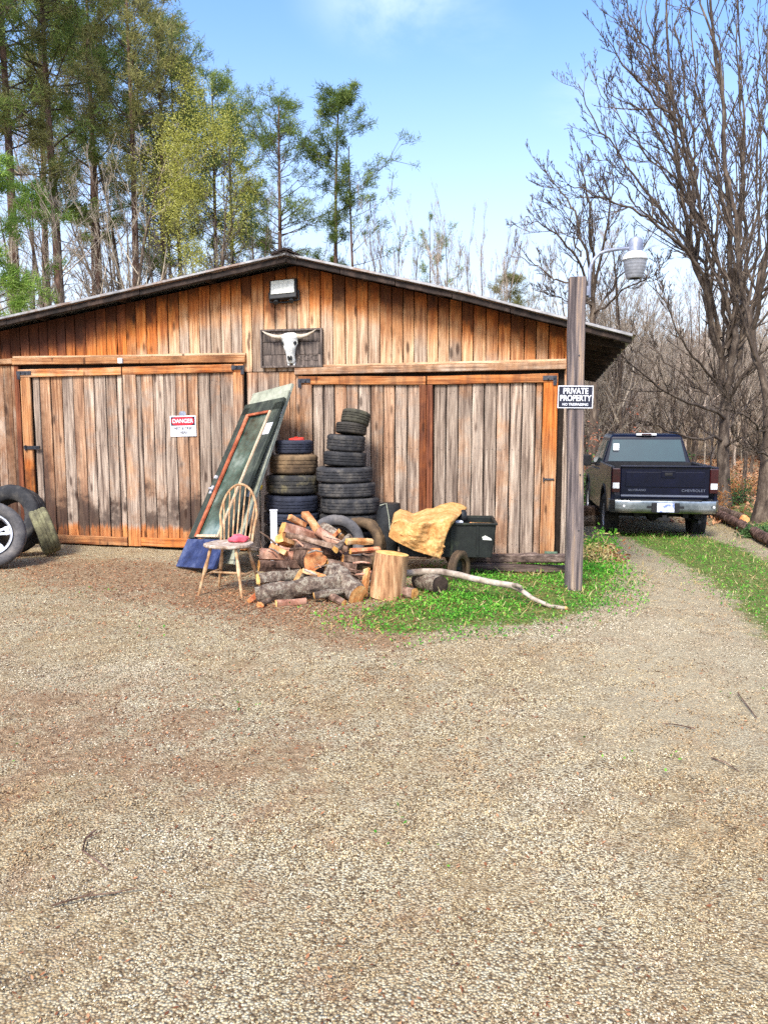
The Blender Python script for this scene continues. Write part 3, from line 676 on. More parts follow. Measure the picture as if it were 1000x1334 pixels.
# trim beams over the doors
a, b = WL(16, 471, -.08), WL(319, 467.5, -.08)
plank('header_beam', shed, a[0], a[1], b[0], b[1], .085, 0, .085, .62, .35, horiz=True, seed=6)
plank('drip_ledge', shed, a[0], a[1] + .058, b[0], b[1] + .062, .028, 0, .06, .1, 0, horiz=True, seed=7)
plank('header_beam', shed, XL, 2.475, a[0] - .01, a[1] + .005, .07, 0, .07, .45, .4, horiz=True, seed=8)
a, b = WL(384, 484, -.08), WL(737, 476, -.08)
plank('header_beam', shed, a[0], a[1], b[0], b[1], .085, 0, .095, .42, .4, horiz=True, seed=9)
plank('drip_ledge', shed, a[0], a[1] + .06, b[0], b[1] + .06, .03, 0, .06, .15, 0, horiz=True, seed=10)
plank('door_jamb', shed, a[0] + .045, .02, a[0] + .045, a[1] - .045, .085, 0, .05, .4, .15, seed=11)
plank('door_jamb', shed, -5.085, .02, -5.075, 2.43, .075, 0, .05, 1.8, .3, seed=12)

def door(x0, x1, zt0, zt1, edges, stiles, top_prot, label, bprot, bstain, kick, seed, zb=.03):
    """a sliding door: vertical planks under a top rail, stiles planted on the face"""
    d = MB(); d.box(((x0 + x1) / 2, -.012, (zb + min(zt0, zt1)) / 2), (x1 - x0 - .01, .012, min(zt0, zt1) - zb - .02))
    leaf = d.build('door', 'backing', shed); leaf['label'] = label
    zt = lambda X: zt0 + (zt1 - zt0) * (X - x0) / (x1 - x0) - .008
    for i in range(len(edges) - 1):
        e0, e1 = edges[i], edges[i + 1]; xm = (e0 + e1) / 2
        plank('board', leaf, xm, zb + .01, xm, zt(xm), e1 - e0 - random.Random(seed + i).uniform(.009, .018), -.018, .024, bprot, bstain, ztop=zt, wob=.004, seed=seed + i, secs=9)
    rail = plank('top_rail', leaf, x0 + .004, zt0 - .055, x1 - .004, zt1 - .055, .1, -.048, .034, top_prot, .1, horiz=True, seed=seed + 50)
    for sx, sw, sp, sst in stiles:
        plank('stile', leaf, sx, zb, sx, zt(sx) - .1, sw, -.048, .032, sp, sst, seed=seed + 60 + int(sx * 10) % 10)
    r9 = random.Random(seed + 9); nl = MB()
    for i in range(len(edges) - 1):
        for zn in (.22, .75, 1.35, min(zt0, zt1) - .2):
            for q in (.3, .7):
                X = edges[i] + (edges[i + 1] - edges[i]) * q + r9.uniform(-.01, .01); Z = zn + r9.uniform(-.015, .015); nl.lathe([(.001, .003), (.0045, 0)], 5, Matrix.Translation((X, -.046, Z)) @ Matrix.Rotation(R(90), 4, 'X'))
    nl.build('nail_heads', 'iron', leaf)['kind'] = 'stuff'
    if kick:
        plank('kick_rail', leaf, x0 + .004, zb + .06, x1 - .004, zb + .055, .115, -.048, .03, .82, .05, horiz=True, seed=seed + 70)
    return leaf
def edges(pxs, py=620): return [WL(p, py, -.045)[0] for p in pxs]
def lp(X, Z):
    return clamp(.12 + .1 * ss(2.05, 2.2, Z) + (.12 if X > -2.6 else 0) * ss(1.2, 2.2, Z) + (.2 if X < -4.4 else 0))
def ls(X, Z):
    return clamp(.3 * ss(1.4, .5, Z) + (.3 if X < -4.6 else 0) + .12)
e1 = edges([44, 57, 71, 86, 100, 114, 127, 142, 156, 166]); e1[0] = -4.84; e1[-1] = -3.5
dA = door(-5.03, -3.485, 2.378, 2.388, e1, [(-4.93, .145, lambda X, Z: (.62 if Z > 1.3 else 1.3), lambda X, Z: .1 + .5 * ss(1.3, 1.1, Z))], .62, 'left door of grey planks with a golden stile', lp, ls, True, 400)
e2 = edges([180, 188, 203, 217, 232, 247, 261, 276, 290, 306]); e2[-1] = -1.93
dB = door(-3.475, -1.79, 2.39, 2.4, e2, [(-3.38, .18, .22, .02), (-1.865, .135, lambda X, Z: .45 + .3 * ss(1.8, 2.2, Z), .05)], .85, 'door of tan planks carrying the red and white sign', lambda X, Z: clamp(lp(X, Z) + .08), lambda X, Z: ls(X, Z) * .9, True, 450)
def rp(X, Z): return clamp(.08 + .25 * ss(1.85, 2.05, Z) + .12 * ss(.9, 1.9, X))
def rst(X, Z): return clamp(.16 + .25 * ss(.8, .1, Z))
e3 = edges([409, 422, 436, 452, 467, 483, 499, 514, 530, 547]); e3[0] = -.9
dC = door(-1.07, .53, 2.235, 2.215, e3, [(-.975, .15, .5, .1), (.49, .085, 1.8, .3)], .88, 'grey plank door behind the tyre stacks', rp, rst, False, 500)
e4 = edges([565, 580, 596, 613, 629, 645, 662, 678, 695, 708]); e4[0] = .62; e4[-1] = 1.9
dD = door(.54, 2.07, 2.215, 2.225, e4, [(.575, .075, 1.8, .25), (1.985, .165, lambda X, Z: .55 + .5 * ss(.9, 1.9, Z), .04)], .98, 'grey plank door with a bright orange stile at its right', rp, rst, False, 550)
def bracket(par, x, z, s=1, w_=.17):
    mb = MB(); mb.box((x, -.09, z), (w_, .008, .05)); mb.box((x - s * w_ * .36, -.091, z - .05), (.04, .008, .07)); mb.box((x + s * .02, -.1, z), (.02, .02, .02)); mb.box((x - s * .05, -.1, z), (.02, .02, .02)); mb.build('corner_bracket', 'iron', par)
bracket(dA, -4.93, 2.328, 1, .22); bracket(dB, -1.86, 2.35, -1, .17); bracket(dC, -.99, 2.175, 1, .16); bracket(dD, 1.975, 2.17, -1, .16)
mb = MB(); mb.box((-4.86, -.092, 1.33), (.24, .01, .045)); mb.tube([(-4.95, -.1, 1.36), (-4.95, -.1, 1.29)], .014, 6); mb.box((-4.77, -.095, 1.34), (.07, .02, .02)); mb.build('strap_hinge', 'iron', dA)
mb = MB(); mb.box((1.985, -.088, 1.0), (.13, .01, .02)); mb.tube([(1.93, -.095, 1.02), (1.93, -.095, .97)], .01, 6); mb.build('latch', 'iron', dD)
mb = MB(); mb.box((WL(157, 470, -.1)[0], -.1, WL(157, 470, -.1)[1]), (.06, .04, .07)); mb.build('white_cap', 'white', shed, bevel=.006)
mb = MB(); mb.box((WL(717, 724, -.1)[0], -.1, WL(717, 724, -.1)[1]), (.15, .05, .1)); mb.build('door_guide', 'green_metal', shed, bevel=.006)
plank('sill_board', shed, -.9, .05, 2.1, .045, .1, .0, .06, .15, .35, horiz=True, seed=14)

# roof: corrugated sheets on purlins
FRONT, BACK = -.40, 7.3
def roof_sheet(xa, xb, name, lab):
    mb = MB(); n_y = 190; prof = []
    xs = [xa + (xb - xa) * i / 6 for i in range(7)]
    for i, X in enumerate(xs):
        for j in range(n_y + 1):
            y_ = FRONT + (BACK - FRONT) * j / n_y; mb.v.append((X, y_, roofz(X) + .028 + .009 * math.sin(j * 2.1) + .004 * math.sin(X * 3 + j * .3)))
    for i in range(6):
        for j in range(n_y):
            a = i * (n_y + 1) + j; mb.f.append((a, a + 1, a + n_y + 2, a + n_y + 1)); mb.m.append(0)
    o = mb.build(name, 'roof_metal', shed, smooth=True); so = o.modifiers.new('thick', 'SOLIDIFY'); so.thickness = .007
    return o
rl = roof_sheet(XL - .6, RX, 'roof', ''); rr = roof_sheet(RX, 2.88, 'roof', '')
mb = MB(); mb.v = []; 
for s_, (dx) in ((0, 0),):
    mb.prism([(RX - .17, roofz(RX - .17) + .045), (RX, RZ + .085), (RX + .17, roofz(RX + .17) + .045), (RX + .17, roofz(RX + .17) + .03), (RX, RZ + .06), (RX - .17, roofz(RX - .17) + .03)], FRONT - .03, BACK)
mb.build('ridge_cap', 'dark_timber', rr)
mb = MB()
r_ = random.Random(9)
for k in range(34):                                     # tangle of nest twigs under the ridge cap
    a = Vector((RX + r_.uniform(-.2, .2), FRONT - .03 + r_.uniform(-.03, .05), RZ + r_.uniform(-.03, .06))); b = a + Vector((r_.uniform(-.14, .14), r_.uniform(-.04, .04), r_.uniform(-.05, .05))); mb.tube([a, (a + b) / 2 + Vector((0, 0, r_.uniform(0, .02))), b], .004, 4)
tag(mb.build('nest', 'dark_timber'), 'dark scrap of twigs lodged under the ridge of the shed roof', 'nest').matrix_world = SM
def barge(xa, xb, par):
    plank('metal_edge', par, xa, roofz(xa) + .014, xb, roofz(xb) + .014, .03, FRONT + .02, .03, .1, 0, horiz=True, seed=int(xa * 10), mat='roof_metal') if xa < RX else [plank('metal_edge', par, a_, roofz(a_) + .014, b_, roofz(b_) + .014, .03, FRONT + .02, .03, .1, 0, horiz=True, seed=3, mat='roof_metal') for a_, b_ in ((xa, .95), (.952, xb))]
    segs = 6
    for i in range(segs):
        a = xa + (xb - xa) * i / segs + .004; b = xa + (xb - xa) * (i + 1) / segs - .004
        plank('barge_board', par, a, roofz(a) - .045, b, roofz(b) - .04, .07, FRONT + .06, .03, .1, .8, horiz=True, seed=600 + i + int(xa * 10), mat='dark_timber')
barge(XL - .55, RX, rl); barge(RX, 2.84, rr)
for y_ in [.25 + i * .61 for i in range(12)]:           # rafter tails under the right eave
    mb = MB(); mb.prism([(XR - .1, roofz(XR - .1) - .005), (2.82, roofz(2.82) - .005), (2.82, roofz(2.82) - .075), (XR - .1, roofz(XR - .1) - .15)], y_, y_ + .045); mb.build('rafter_tail', 'dark_timber', rr)
for X in (XR + .1, XR + .5):
    mb = MB(); mb.box((X, 3.4, roofz(X) - .01), (.09, 7.4, .03)); mb.build('purlin', 'dark_timber', rr)
for X in (-5.8, -4.6, -3.4, -2.2):
    mb = MB(); mb.box((X, -.17, roofz(X) - .022), (.09, .34, .04)); mb.build('purlin', 'dark_timber', rl)
for X in (-.2, .7, 1.6):
    mb = MB(); mb.box((X, -.17, roofz(X) - .03), (.09, .34, .04)); mb.build('purlin', 'dark_timber', rr)

# ------------------------------------------------------------------ on the gable
fl = thing('floodlight', 'white faced floodlight in a black frame mounted under the peak of the shed', 'floodlight', SW(-1.245, -.10, 3.29), 0, rot=(R(-12), R(-3), -A_))
mb = MB(); mb.box((0, .03, 0), (.35, .07, .24)); mb.build('housing', 'black', fl, bevel=.01)
mb = MB(); mb.box((0, -.012, .02), (.30, .012, .17)); mb.build('lens', 'lens', fl, bevel=.006)
mb = MB(); mb.tube([(-.19, .03, -.02), (-.19, .06, -.13), (0, .09, -.14), (.19, .06, -.13), (.19, .03, -.02)], .012, 6); mb.tube([(-.1, .05, -.12), (-.1, .03, -.16)], .03, 8); mb.tube([(.1, .05, -.12), (.1, .03, -.16)], .03, 8); mb.build('yoke', 'black', fl)

pq = thing('plaque', 'dark grey board plaque on the gable behind the cow skull', 'plaque', SW(-1.155, -.03, 2.575), -A_)
for i in range(3):
    zz = -.155 + i * .155; mb = MB(); mb.box((0, -.015, zz), (.79 - .01 * (i % 2), .03, .15)); mb.build('board', 'plaque', pq, bevel=.004)
mb = MB(); mb.box((0, -.035, .222), (.8, .05, .022)); mb.box((0, -.035, -.222), (.8, .05, .022)); mb.box((-.39, -.035, 0), (.022, .05, .42)); mb.box((.39, -.035, 0), (.022, .05, .42)); mb.build('frame', 'plaque', pq)
text('RGC', pq, (.2, -.034, -.12), .11, 'plaque', sx=1.3, name='lettering', ext=.002)
sk = thing('cow_skull', 'white horned cow skull hanging on the grey plaque', 'skull', SW(-1.155, -.085, 2.575), 0, rot=(R(8), 0, -A_))
# loft: sections down the skull (z, centre y, half width, half depth)
secs_ = [(.185, .015, .045, .03), (.17, -.01, .085, .05), (.13, -.025, .105, .06), (.085, -.03, .1, .065), (.045, -.035, .098, .065), (.01, -.035, .078, .06), (-.04, -.03, .062, .052), (-.09, -.025, .054, .045), (-.14, -.02, .056, .04), (-.175, -.015, .054, .034), (-.195, -.01, .04, .02)]
mb = MB(); n = 20
for z_, cy_, hw, hd in secs_:
    for k in range(n):
        a = 2 * math.pi * k / n; sgn = math.copysign(abs(math.cos(a)) ** .8, math.cos(a)); x_ = sgn * hw; y_ = cy_ + math.sin(a) * hd
        if abs(abs(math.cos(a)) - .75) < .25 and math.sin(a) < 0 and abs(z_ - .06) < .03: y_ += .028          # orbits
        if z_ < -.1 and abs(x_) < .018 and math.sin(a) < 0: y_ += .022
        mb.v.append((x_, y_, z_))
for i in range(len(secs_) - 1):
    for k in range(n): mb.f.append((i * n + k, i * n + (k + 1) % n, (i + 1) * n + (k + 1) % n, (i + 1) * n + k)); mb.m.append(0)
mb.f += [tuple(range(n)), tuple((len(secs_) - 1) * n + k for k in range(n))]; mb.m += [0, 0]
for s_ in (-1, 1): mb.tube([(s_ * .035, -.01, -.17), (s_ * .036, -.015, -.21), (s_ * .03, -.015, -.225)], [.02, .016, .009], 8)
mb.build('cranium', 'bone', sk, smooth=True)
for s_ in (-1, 1):
    mb = MB(); mb.tube([(s_ * x_, y_, z_) for x_, y_, z_ in ((.07, -.01, .14), (.14, -.02, .135), (.22, -.03, .15), (.3, -.04, .185), (.345, -.045, .215))], [.034, .028, .022, .014, .004], 10); mb.build('horn', 'horn', sk, smooth=True)
    mb = MB(); mb.lathe([(.001, .004), (.02, .002), (.024, -.004)], 10, Matrix.Translation((s_ * .083, -.072, .062)) @ Matrix.Rotation(R(90), 4, 'X') @ Matrix.Rotation(R(s_ * 38), 4, 'Y')); mb.build('eye_socket', 'black', sk)
    mb = MB(); mb.lathe([(.001, .004), (.012, .002), (.016, -.004)], 8, Matrix.Translation((s_ * .016, -.068, -.115)) @ Matrix.Rotation(R(90), 4, 'X') @ Matrix.Scale(2.3, 4, (0, 1, 0))); mb.build('nostril', 'black', sk)

# ------------------------------------------------------------------ signs
sx_, sz_ = WL(237.5, 555, -.08)
sg = thing('danger_sign', 'white sign with a red DANGER banner nailed to the left sliding door', 'sign', SW(sx_, -.052, sz_), 0, rot=(0, R(-1.2), -A_))
mb = MB(); mb.box((0, 0, 0), (.36, .006, .265)); mb.build('plate', 'signwhite', sg)
mb = MB(); mb.box((0, -.0045, .063), (.335, .002, .112)); mb.build('banner_ground', 'signnavy', sg)
mb = MB(); pts = [(.155 * math.copysign(abs(math.cos(a)) ** .45, math.cos(a)), .063 + .052 * math.copysign(abs(math.sin(a)) ** .6, math.sin(a))) for a in [2 * math.pi * k / 32 for k in range(32)]]; mb.prism(pts, -.009, -.006); mb.build('banner', 'signred', sg)
text('DANGER', sg, (0, -.0105, .063), .072, 'signwhite', bold=.001)
text('PEST & TREE', sg, (0, -.005, -.032), .046, 'ink', bold=.0008); text('HERE', sg, (0, -.005, -.085), .046, 'ink', bold=.0008)
mb = MB(); mb.prism([(-.045, .135), (-.05, .165), (-.03, .19), (.03, .19), (.05, .165), (.045, .135)], -.006, -.002); mb.build('hanging_tab', 'galv', sg)
# ------------------------------------------------------------------ utility post, sign and yard lamp
pb = G(747, 767); pH = topz(362, pb.y) - pb.z
post = thing('utility_post', 'square grey weathered timber post standing in the grass at the shed corner', 'post', pb, R(-7))
mb = MB(); r_ = random.Random(3); w0 = .077
for i in range(13):
    z_ = -.25 + (pH + .25) * i / 12; w_ = w0 + r_.uniform(-.002, .002) + (0.004 if i < 4 else 0); c = .012; ox = .008 * math.sin(i * .5) - .035 * (i / 12)
    for a, b in ((-w_, -w_ + c), (-w_ + c, -w_), (w_ - c, -w_), (w_, -w_ + c), (w_, w_ - c), (w_ - c, w_), (-w_ + c, w_), (-w_, w_ - c)): mb.v.append((a + ox - .01, b, z_))
for i in range(12):
    for k in range(8): mb.f.append((i * 8 + k, i * 8 + (k + 1) % 8, i * 8 + 8 + (k + 1) % 8, i * 8 + 8 + k)); mb.m.append(0)
mb.f += [tuple(range(8)), tuple(96 + k for k in range(8))]; mb.m += [0, 0]
mb.build('post', 'post', post)
for z_, s_ in ((1.15, 1), (2.3, -1), (.6, 1)):
    mb = MB(); mb.tube([(s_ * .02, -.085, z_), (s_ * .02, -.074, z_)], .008, 6); mb.build('nail', 'iron', post)
sp = P(749.5, 517, pb.y - .1)
ps = thing('private_property_sign', 'black and white PRIVATE PROPERTY sign nailed across the grey post', 'sign', (sp.x, pb.y - .085, sp.z), R(-5), rot=(0, R(.6), R(-5)))
mb = MB(); mb.box((0, 0, 0), (.335, .004, .215)); mb.build('plate', 'signwhite', ps)
mb = MB(); mb.box((0, -.0035, 0), (.318, .002, .198)); mb.build('field', 'signnavy', ps)
text('PRIVATE', ps, (0, -.005, .054), .078, 'signwhite', sx=.82, bold=.0018); text('PROPERTY', ps, (0, -.005, -.014), .078, 'signwhite', sx=.8, bold=.0018); text('NO TRESPASSING', ps, (0, -.005, -.073), .034, 'signwhite', sx=.92, bold=.0006)
yl = thing('yard_lamp', 'grey outdoor lamp on a curved pipe arm beside the top of the grey post', 'lamp', (pb.x + .09, pb.y - .02, 0))
def L_(px, py): q = P(px, py, pb.y); return Vector((q.x - pb.x - .09, 0, q.z))
mb = MB(); mb.tube([L_(766, 388), L_(766, 372), L_(767, 352), L_(771, 340), L_(779, 331), L_(790, 327), L_(804, 325), L_(822, 324)], .017, 10); mb.build('arm', 'galv', yl, smooth=True)
mb = MB(); q = L_(765, 380); mb.box((q.x - .01, 0, q.z), (.03, .07, .09)); mb.build('wall_bracket', 'galv', yl, bevel=.004)
tp = L_(826, 312); bt = L_(825, 363); s_ = abs(tp.z - bt.z) / 51
cx = L_(826, 330).x; zc = lambda py: L_(826, py).z
T = Matrix.Translation((cx, 0, 0))
mb = MB(); mb.lathe([(.001, zc(310)), (.05, zc(311)), (.066, zc(314)), (.07, zc(329)), (.075, zc(331))], 20, T); mb.build('housing', 'galv', yl, smooth=True)
mb = MB(); mb.lathe([(.075, zc(329)), (.105, zc(333)), (.118, zc(336)), (.12, zc(339)), (.112, zc(340))], 24, T); mb.build('collar', 'white', yl, smooth=True)
mb = MB(); pr_ = []
for i in range(13):
    f_ = i / 12; rr_ = .108 - .034 * f_ ** 1.6; pr_.append((rr_ + (.0012 if i % 2 else 0), zc(339) + (zc(363) - zc(339)) * f_))
mb.lathe(pr_ + [(.07, zc(363.4)), (.05, zc(363.6))], 28, T); mb.build('refractor', 'refractor', yl)
mb = MB(); mb.lathe([(.001, zc(309.5)), (.02, zc(309)), (.022, zc(311))], 10, T); mb.build('photocell', 'galv', yl)

# ------------------------------------------------------------------ tyres
def tyre_mesh(parent, Rr, wd, rin, mat, name='tyre', n=60, grooves=True):
    """axis = z, from 0 to wd"""
    mb = MB(); h = wd / 2; sh = Rr * .045
    prof = [(rin, h * .62), (rin + .012, h * .8), (rin + (Rr - rin) * .35, h * 1.0), (rin + (Rr - rin) * .62, h * 1.04), (Rr - sh * 1.6, h * .96), (Rr - sh * .5, h * .86)]
    tread = [(Rr, h * .74), (Rr, h * .45), (Rr - .008, h * .42), (Rr - .008, h * .34), (Rr + .001, h * .31), (Rr + .001, h * .06), (Rr - .008, h * .04), (Rr - .008, -h * .04), (Rr + .001, -h * .06), (Rr + .001, -h * .31), (Rr - .008, -h * .34), (Rr - .008, -h * .42), (Rr, -h * .45), (Rr, -h * .74)]
    full = prof + tread + [(r, -z) for r, z in reversed(prof)] + [(rin + .01, -h * .5), (rin + .03, 0), (rin + .01, h * .5)]
    full = [(r, z + h) for r, z in full]; m_ = len(full)
    for j, (r, z) in enumerate(full):
        for k in range(n):
            a = 2 * math.pi * (k + .5 * (j % 2) * 0) / n; rr_ = r
            if r > Rr - .005 and ((k + (2 if z > h else 0)) % 4) == 0: rr_ = r - .005
            mb.v.append((rr_ * math.cos(a), rr_ * math.sin(a), z))
    for j in range(m_):
        for k in range(n): mb.f.append((j * n + k, j * n + (k + 1) % n, ((j + 1) % m_) * n + (k + 1) % n, ((j + 1) % m_) * n + k)); mb.m.append(0)
    return mb.build(name, mat, parent, smooth=True, fix=False)
def loose_tyre(label, loc, rot, Rr, wd, rin, mat, group=None):
    o = tyre_mesh(None, Rr, wd, rin, mat, 'tyre'); tag(o, label, 'tyre', group); o.location = loc; o.rotation_euler = rot
    return o
GT = 'tyres stacked in front of the sliding doors'
base = P(380, 700, 9.2); z = 0.0
left = [(.345, .215, 'rubber', 'lowest tyre of the left stack, on the ground behind the firewood'), (.34, .21, 'rubber', 'second tyre up in the left stack, mostly behind the firewood'),
        (.335, .225, 'rubber', 'thick blue black tyre third from the ground in the left stack'), (.305, .235, 'rubber_mix', 'dusty black tyre in the left stack right below the brown one'),
        (.27, .25, 'rubber_brown', 'dusty brown tyre in the left stack of tyres'), (.215, .2, 'rubber', 'small black tyre on top of the left stack with a red lid on it')]
MAT['rubber_mix'] = M('half_dusty_rubber', [(.35, lin(38, 39, 42)), (.52, lin(62, 60, 56)), (.62, lin(120, 112, 84)), (.8, lin(150, 142, 108))], 4, rough=.9, bmp=.4, var=0)
MAT['rubber_blue'] = M('blueblack_rubber', [(.3, lin(30, 33, 44)), (.6, lin(50, 54, 68)), (.8, lin(74, 78, 92))], 6, rough=.75, bmp=.3, var=.1)
ztop_ = z; r_ = random.Random(8); lefttop = None
zs = [topz(735, 9.0)]
hts = {3: (675, 645), 4: (645, 620), 5: (620, 592)}
z = 0.0
YS = 9.15
lv = [0, .21, .42, .655, .895, 1.145, 1.36]
# heights fixed from the picture: rims of the stack
lv = [0.0, .235, .455, topz(669, YS - .3), topz(645, YS - .3), topz(619, YS - .27), topz(592, YS - .22), topz(573, YS - .2)]
lx = [381, 381, 380, 380, 381.5, 383.5, 384]
lr = [.345, .34, .335, .325, .31, .285, .225]
lm = ['rubber', 'rubber', 'rubber_blue', 'rubber_blue', 'rubber_mix', 'rubber_brown', 'rubber_blue']
ll = ['lowest tyre of the left stack, resting on the ground behind the firewood', 'second tyre up in the left stack, mostly hidden by firewood', 'third tyre up in the left stack, just showing over the firewood',
      'blue black tyre in the left stack, lowest of the four in plain view', 'half dusty tyre in the left stack, below the brown tyre', 'dusty brown tyre in the left stack under the top tyre', 'small blue black tyre topping the left stack under a red lid']
for i in range(7):
    q = P(lx[i], 650, YS); h = lv[i + 1] - lv[i]
    loose_tyre(ll[i], (q.x, YS + r_.uniform(-.02, .02), lv[i] + .004), (R(r_.uniform(-1.5, 1.5)), R(r_.uniform(-1.5, 1.5)), r_.uniform(0, 6)), lr[i], h * .93, lr[i] * .62, lm[i], GT)
q = P(385, 572, YS); rd = thing('red_lid', 'red plastic lid lying on top of the left tyre stack', 'lid', (q.x + .02, YS - .08, lv[7] - .012), 0, rot=(R(4), R(-3), 0))
mb = MB(); mb.lathe([(.001, .035), (.07, .034), (.09, .028), (.095, .0), (.09, -.002), (.001, -.002)], 20); mb.build('lid', 'redplastic', rd, smooth=True)
mb = MB(); mb.lathe([(.02, .035), (.024, .045), (.001, .047)], 12); mb.build('knob', 'redplastic', rd)

YR = 9.0
rv_ = [0.0, .2, .42, topz(672, YR - .34), topz(650, YR - .34), topz(630, YR - .34), topz(608.5, YR - .3), topz(588.5, YR - .26), topz(566, YR - .24)]
rx_ = [456, 456, 455, 456, 452, 449, 449, 450.5, 457]
rr2 = [.35, .35, .35, .345, .335, .33, .25, .225, .19]
rl_ = ['lowest tyre of the tall right stack, on the ground behind the woodpile', 'second tyre up in the tall right stack, hidden by the woodpile', 'third tyre up in the tall right stack, behind the leaning grey tyre',
       'wide worn tyre in the tall right stack just above the woodpile', 'wide black tyre in the tall right stack, second of the three wide ones', 'uppermost of the wide tyres in the tall right stack', 'small black tyre sitting on the wide tyres of the right stack', 'narrow knobbly tyre third from the top of the right stack', 'narrow tyre just beneath the tilted top tyre of the right stack']
for i in range(9):
    q = P(rx_[i], 650, YR); h = (rv_[i + 1] if i < 8 else topz(551, YR - .2)) - rv_[i]
    tl = (0, 0) if i < 6 else ((2, 3), (-2, 4), (2, 7))[i - 6]
    loose_tyre(rl_[i], (q.x, YR + r_.uniform(-.015, .015), rv_[i] + .004), (R(tl[0] + r_.uniform(-1, 1)), R(tl[1] + r_.uniform(-1, 1)), r_.uniform(0, 6)), rr2[i], h * .93, rr2[i] * .6, 'rubber' if i != 8 else 'rubber_grey2', GT) if i != 8 else None
MAT['rubber_grey2'] = M('brownblack_rubber', [(.3, lin(40, 38, 36)), (.6, lin(62, 58, 52)), (.8, lin(96, 88, 76))], 7, rough=.85, var=0)
MAT['rubber_olive'] = M('olive_rubber', [(.3, lin(46, 44, 38)), (.6, lin(72, 70, 58)), (.8, lin(104, 98, 78))], 9, rough=.9, var=0)
q = P(457, 650, YR); loose_tyre(rl_[8], (q.x, YR, rv_[8] + .002), (R(2), R(8), 1), .18, (topz(551, YR - .2) - rv_[8]) * .95, .1, 'rubber_grey2', GT)
q = P(461.5, 553, YR); loose_tyre('small olive brown tyre tilted on the very top of the right stack', (q.x, YR, topz(553, YR - .17) - .0), (R(3), R(15), 1), .165, .155, .09, 'rubber_olive', GT)
# leaning ones
q = P(436, 705, 8.45); loose_tyre('grey tyre leaning face out against the foot of the right stack', (q.x, 8.42, .30), (R(68), 0, R(12)), .31, .19, .2, 'rubber_grey')
q = P(470, 700, 8.7); loose_tyre('brown dusty tyre lying tilted behind the woodpile at the right stack', (q.x + .05, 8.62, .28), (R(80), R(10), R(-28)), .3, .2, .19, 'rubber_brown')

# left group by the door: alloy wheel, black tyre, mossy tyre
wp = G(-12, 739); W_ = thing('alloy_wheel', 'silver alloy wheel with its tyre leaning at the left end of the shed', 'wheel', (wp.x, wp.y + .06, .36), 0, rot=(R(80), 0, R(22)))
tyre_mesh(W_, .375, .24, .235, 'rubber_grey')
mb = MB(); mb.lathe([(.24, .225), (.238, .235), (.222, .235), (.212, .19), (.2, .12), (.2, .03), (.24, .02)], 40); mb.build('rim', 'alloy', W_, smooth=True)
mb = MB()
for k in range(5):
    a = 2 * math.pi * k / 5 + .2
    for da in (-.17, .17):
        Rm = Matrix.Rotation(a + da, 4, 'Z'); mb.box(Rm @ Vector((.13, 0, .185)), (.17, .032, .03), (Rm @ Matrix.Rotation(R(5), 4, 'Y')).to_3x3())
    Rm = Matrix.Rotation(a, 4, 'Z'); mb.box(Rm @ Vector((.185, 0, .188)), (.05, .1, .026), Rm.to_3x3())
mb.build('spokes', 'alloy', W_, bevel=.006)
mb = MB(); mb.lathe([(.001, .215), (.03, .214), (.038, .205), (.07, .2), (.075, .17)], 24); mb.build('hub', 'alloy', W_, smooth=True)
mb = MB(); mb.lathe([(.2, .06), (.001, .05)], 24); mb.build('brake_shade', 'backing', W_)
for k in range(5):
    a = 2 * math.pi * k / 5 + .83; mb = MB(); mb.tube([(.056 * math.cos(a), .056 * math.sin(a), .2), (.056 * math.cos(a), .056 * math.sin(a), .212)], .009, 6); mb.build('lug_nut', 'iron', W_)
q = P(24, 690, 9.75); loose_tyre('big black tyre leaning on the shed planks behind the alloy wheel', (q.x + .03, 9.70, .41), (R(72), 0, R(-10)), .43, .27, .24, 'rubber')
q = G(56, 728); loose_tyre('mossy knobbly tyre standing edge on between the wheel and the left door', (q.x - .14, q.y + .16, .288), (R(73), R(10), R(116)), .29, .21, .17, 'rubber_moss')

# ------------------------------------------------------------------ leaning doors
def leaning(name, label, BL, wv, lv2, Wd, Ld):
    Z = lv2.normalized(); X = (wv - Z * wv.dot(Z)).normalized(); Yv = Z.cross(X)
    o = thing(name, label, 'door', BL); m_ = Matrix((X, Yv, Z)).transposed().to_4x4(); o.rotation_euler = m_.to_euler(); return o
BL = G(231, 740); BR = G(275, 755); TL = P(322, 528, 9.52)
wv = BR - BL; wv.z = 0; lv2 = TL - BL
Wd = .80; Ld = 2.16
od = leaning('storm_door', 'old green and blue painted door with a long glass pane leaning against the shed', BL + Vector((0, 0, .01)), wv, lv2, Wd, Ld)
TH = .042                                             # local: x across, y depth (front = -y), z along
mb = MB(); mb.box((.075, 0, .36 + .87), (.15, TH, 1.74)); mb.build('stile', 'green_door', od, bevel=.003)
mb = MB(); mb.box((Wd - .075, 0, .36 + .87), (.15, TH, 1.74)); mb.build('stile', 'green_door', od, bevel=.003)
mb = MB(); mb.box((Wd / 2, 0, Ld - .085), (Wd, TH, .16)); mb.build('top_rail', 'green_door', od, bevel=.003)
mb = MB(); mb.box((Wd / 2, 0, .175), (Wd, TH, .345)); mb.build('kick_panel', 'blue_door', od, bevel=.003)
gx0, gx1, gz0, gz1 = .155, Wd - .155, .37, Ld - .17
mb = MB(); mb.box(((gx0 + gx1) / 2, .0, (gz0 + gz1) / 2), (gx1 - gx0, .006, gz1 - gz0)); mb.build('glass_pane', 'doorglass', od)
mb = MB(); mb.box((gx0 + .02, -.027, (gz0 + gz1) / 2), (.055, .018, gz1 - gz0)); mb.build('glazing_bead', 'red_trim', od)
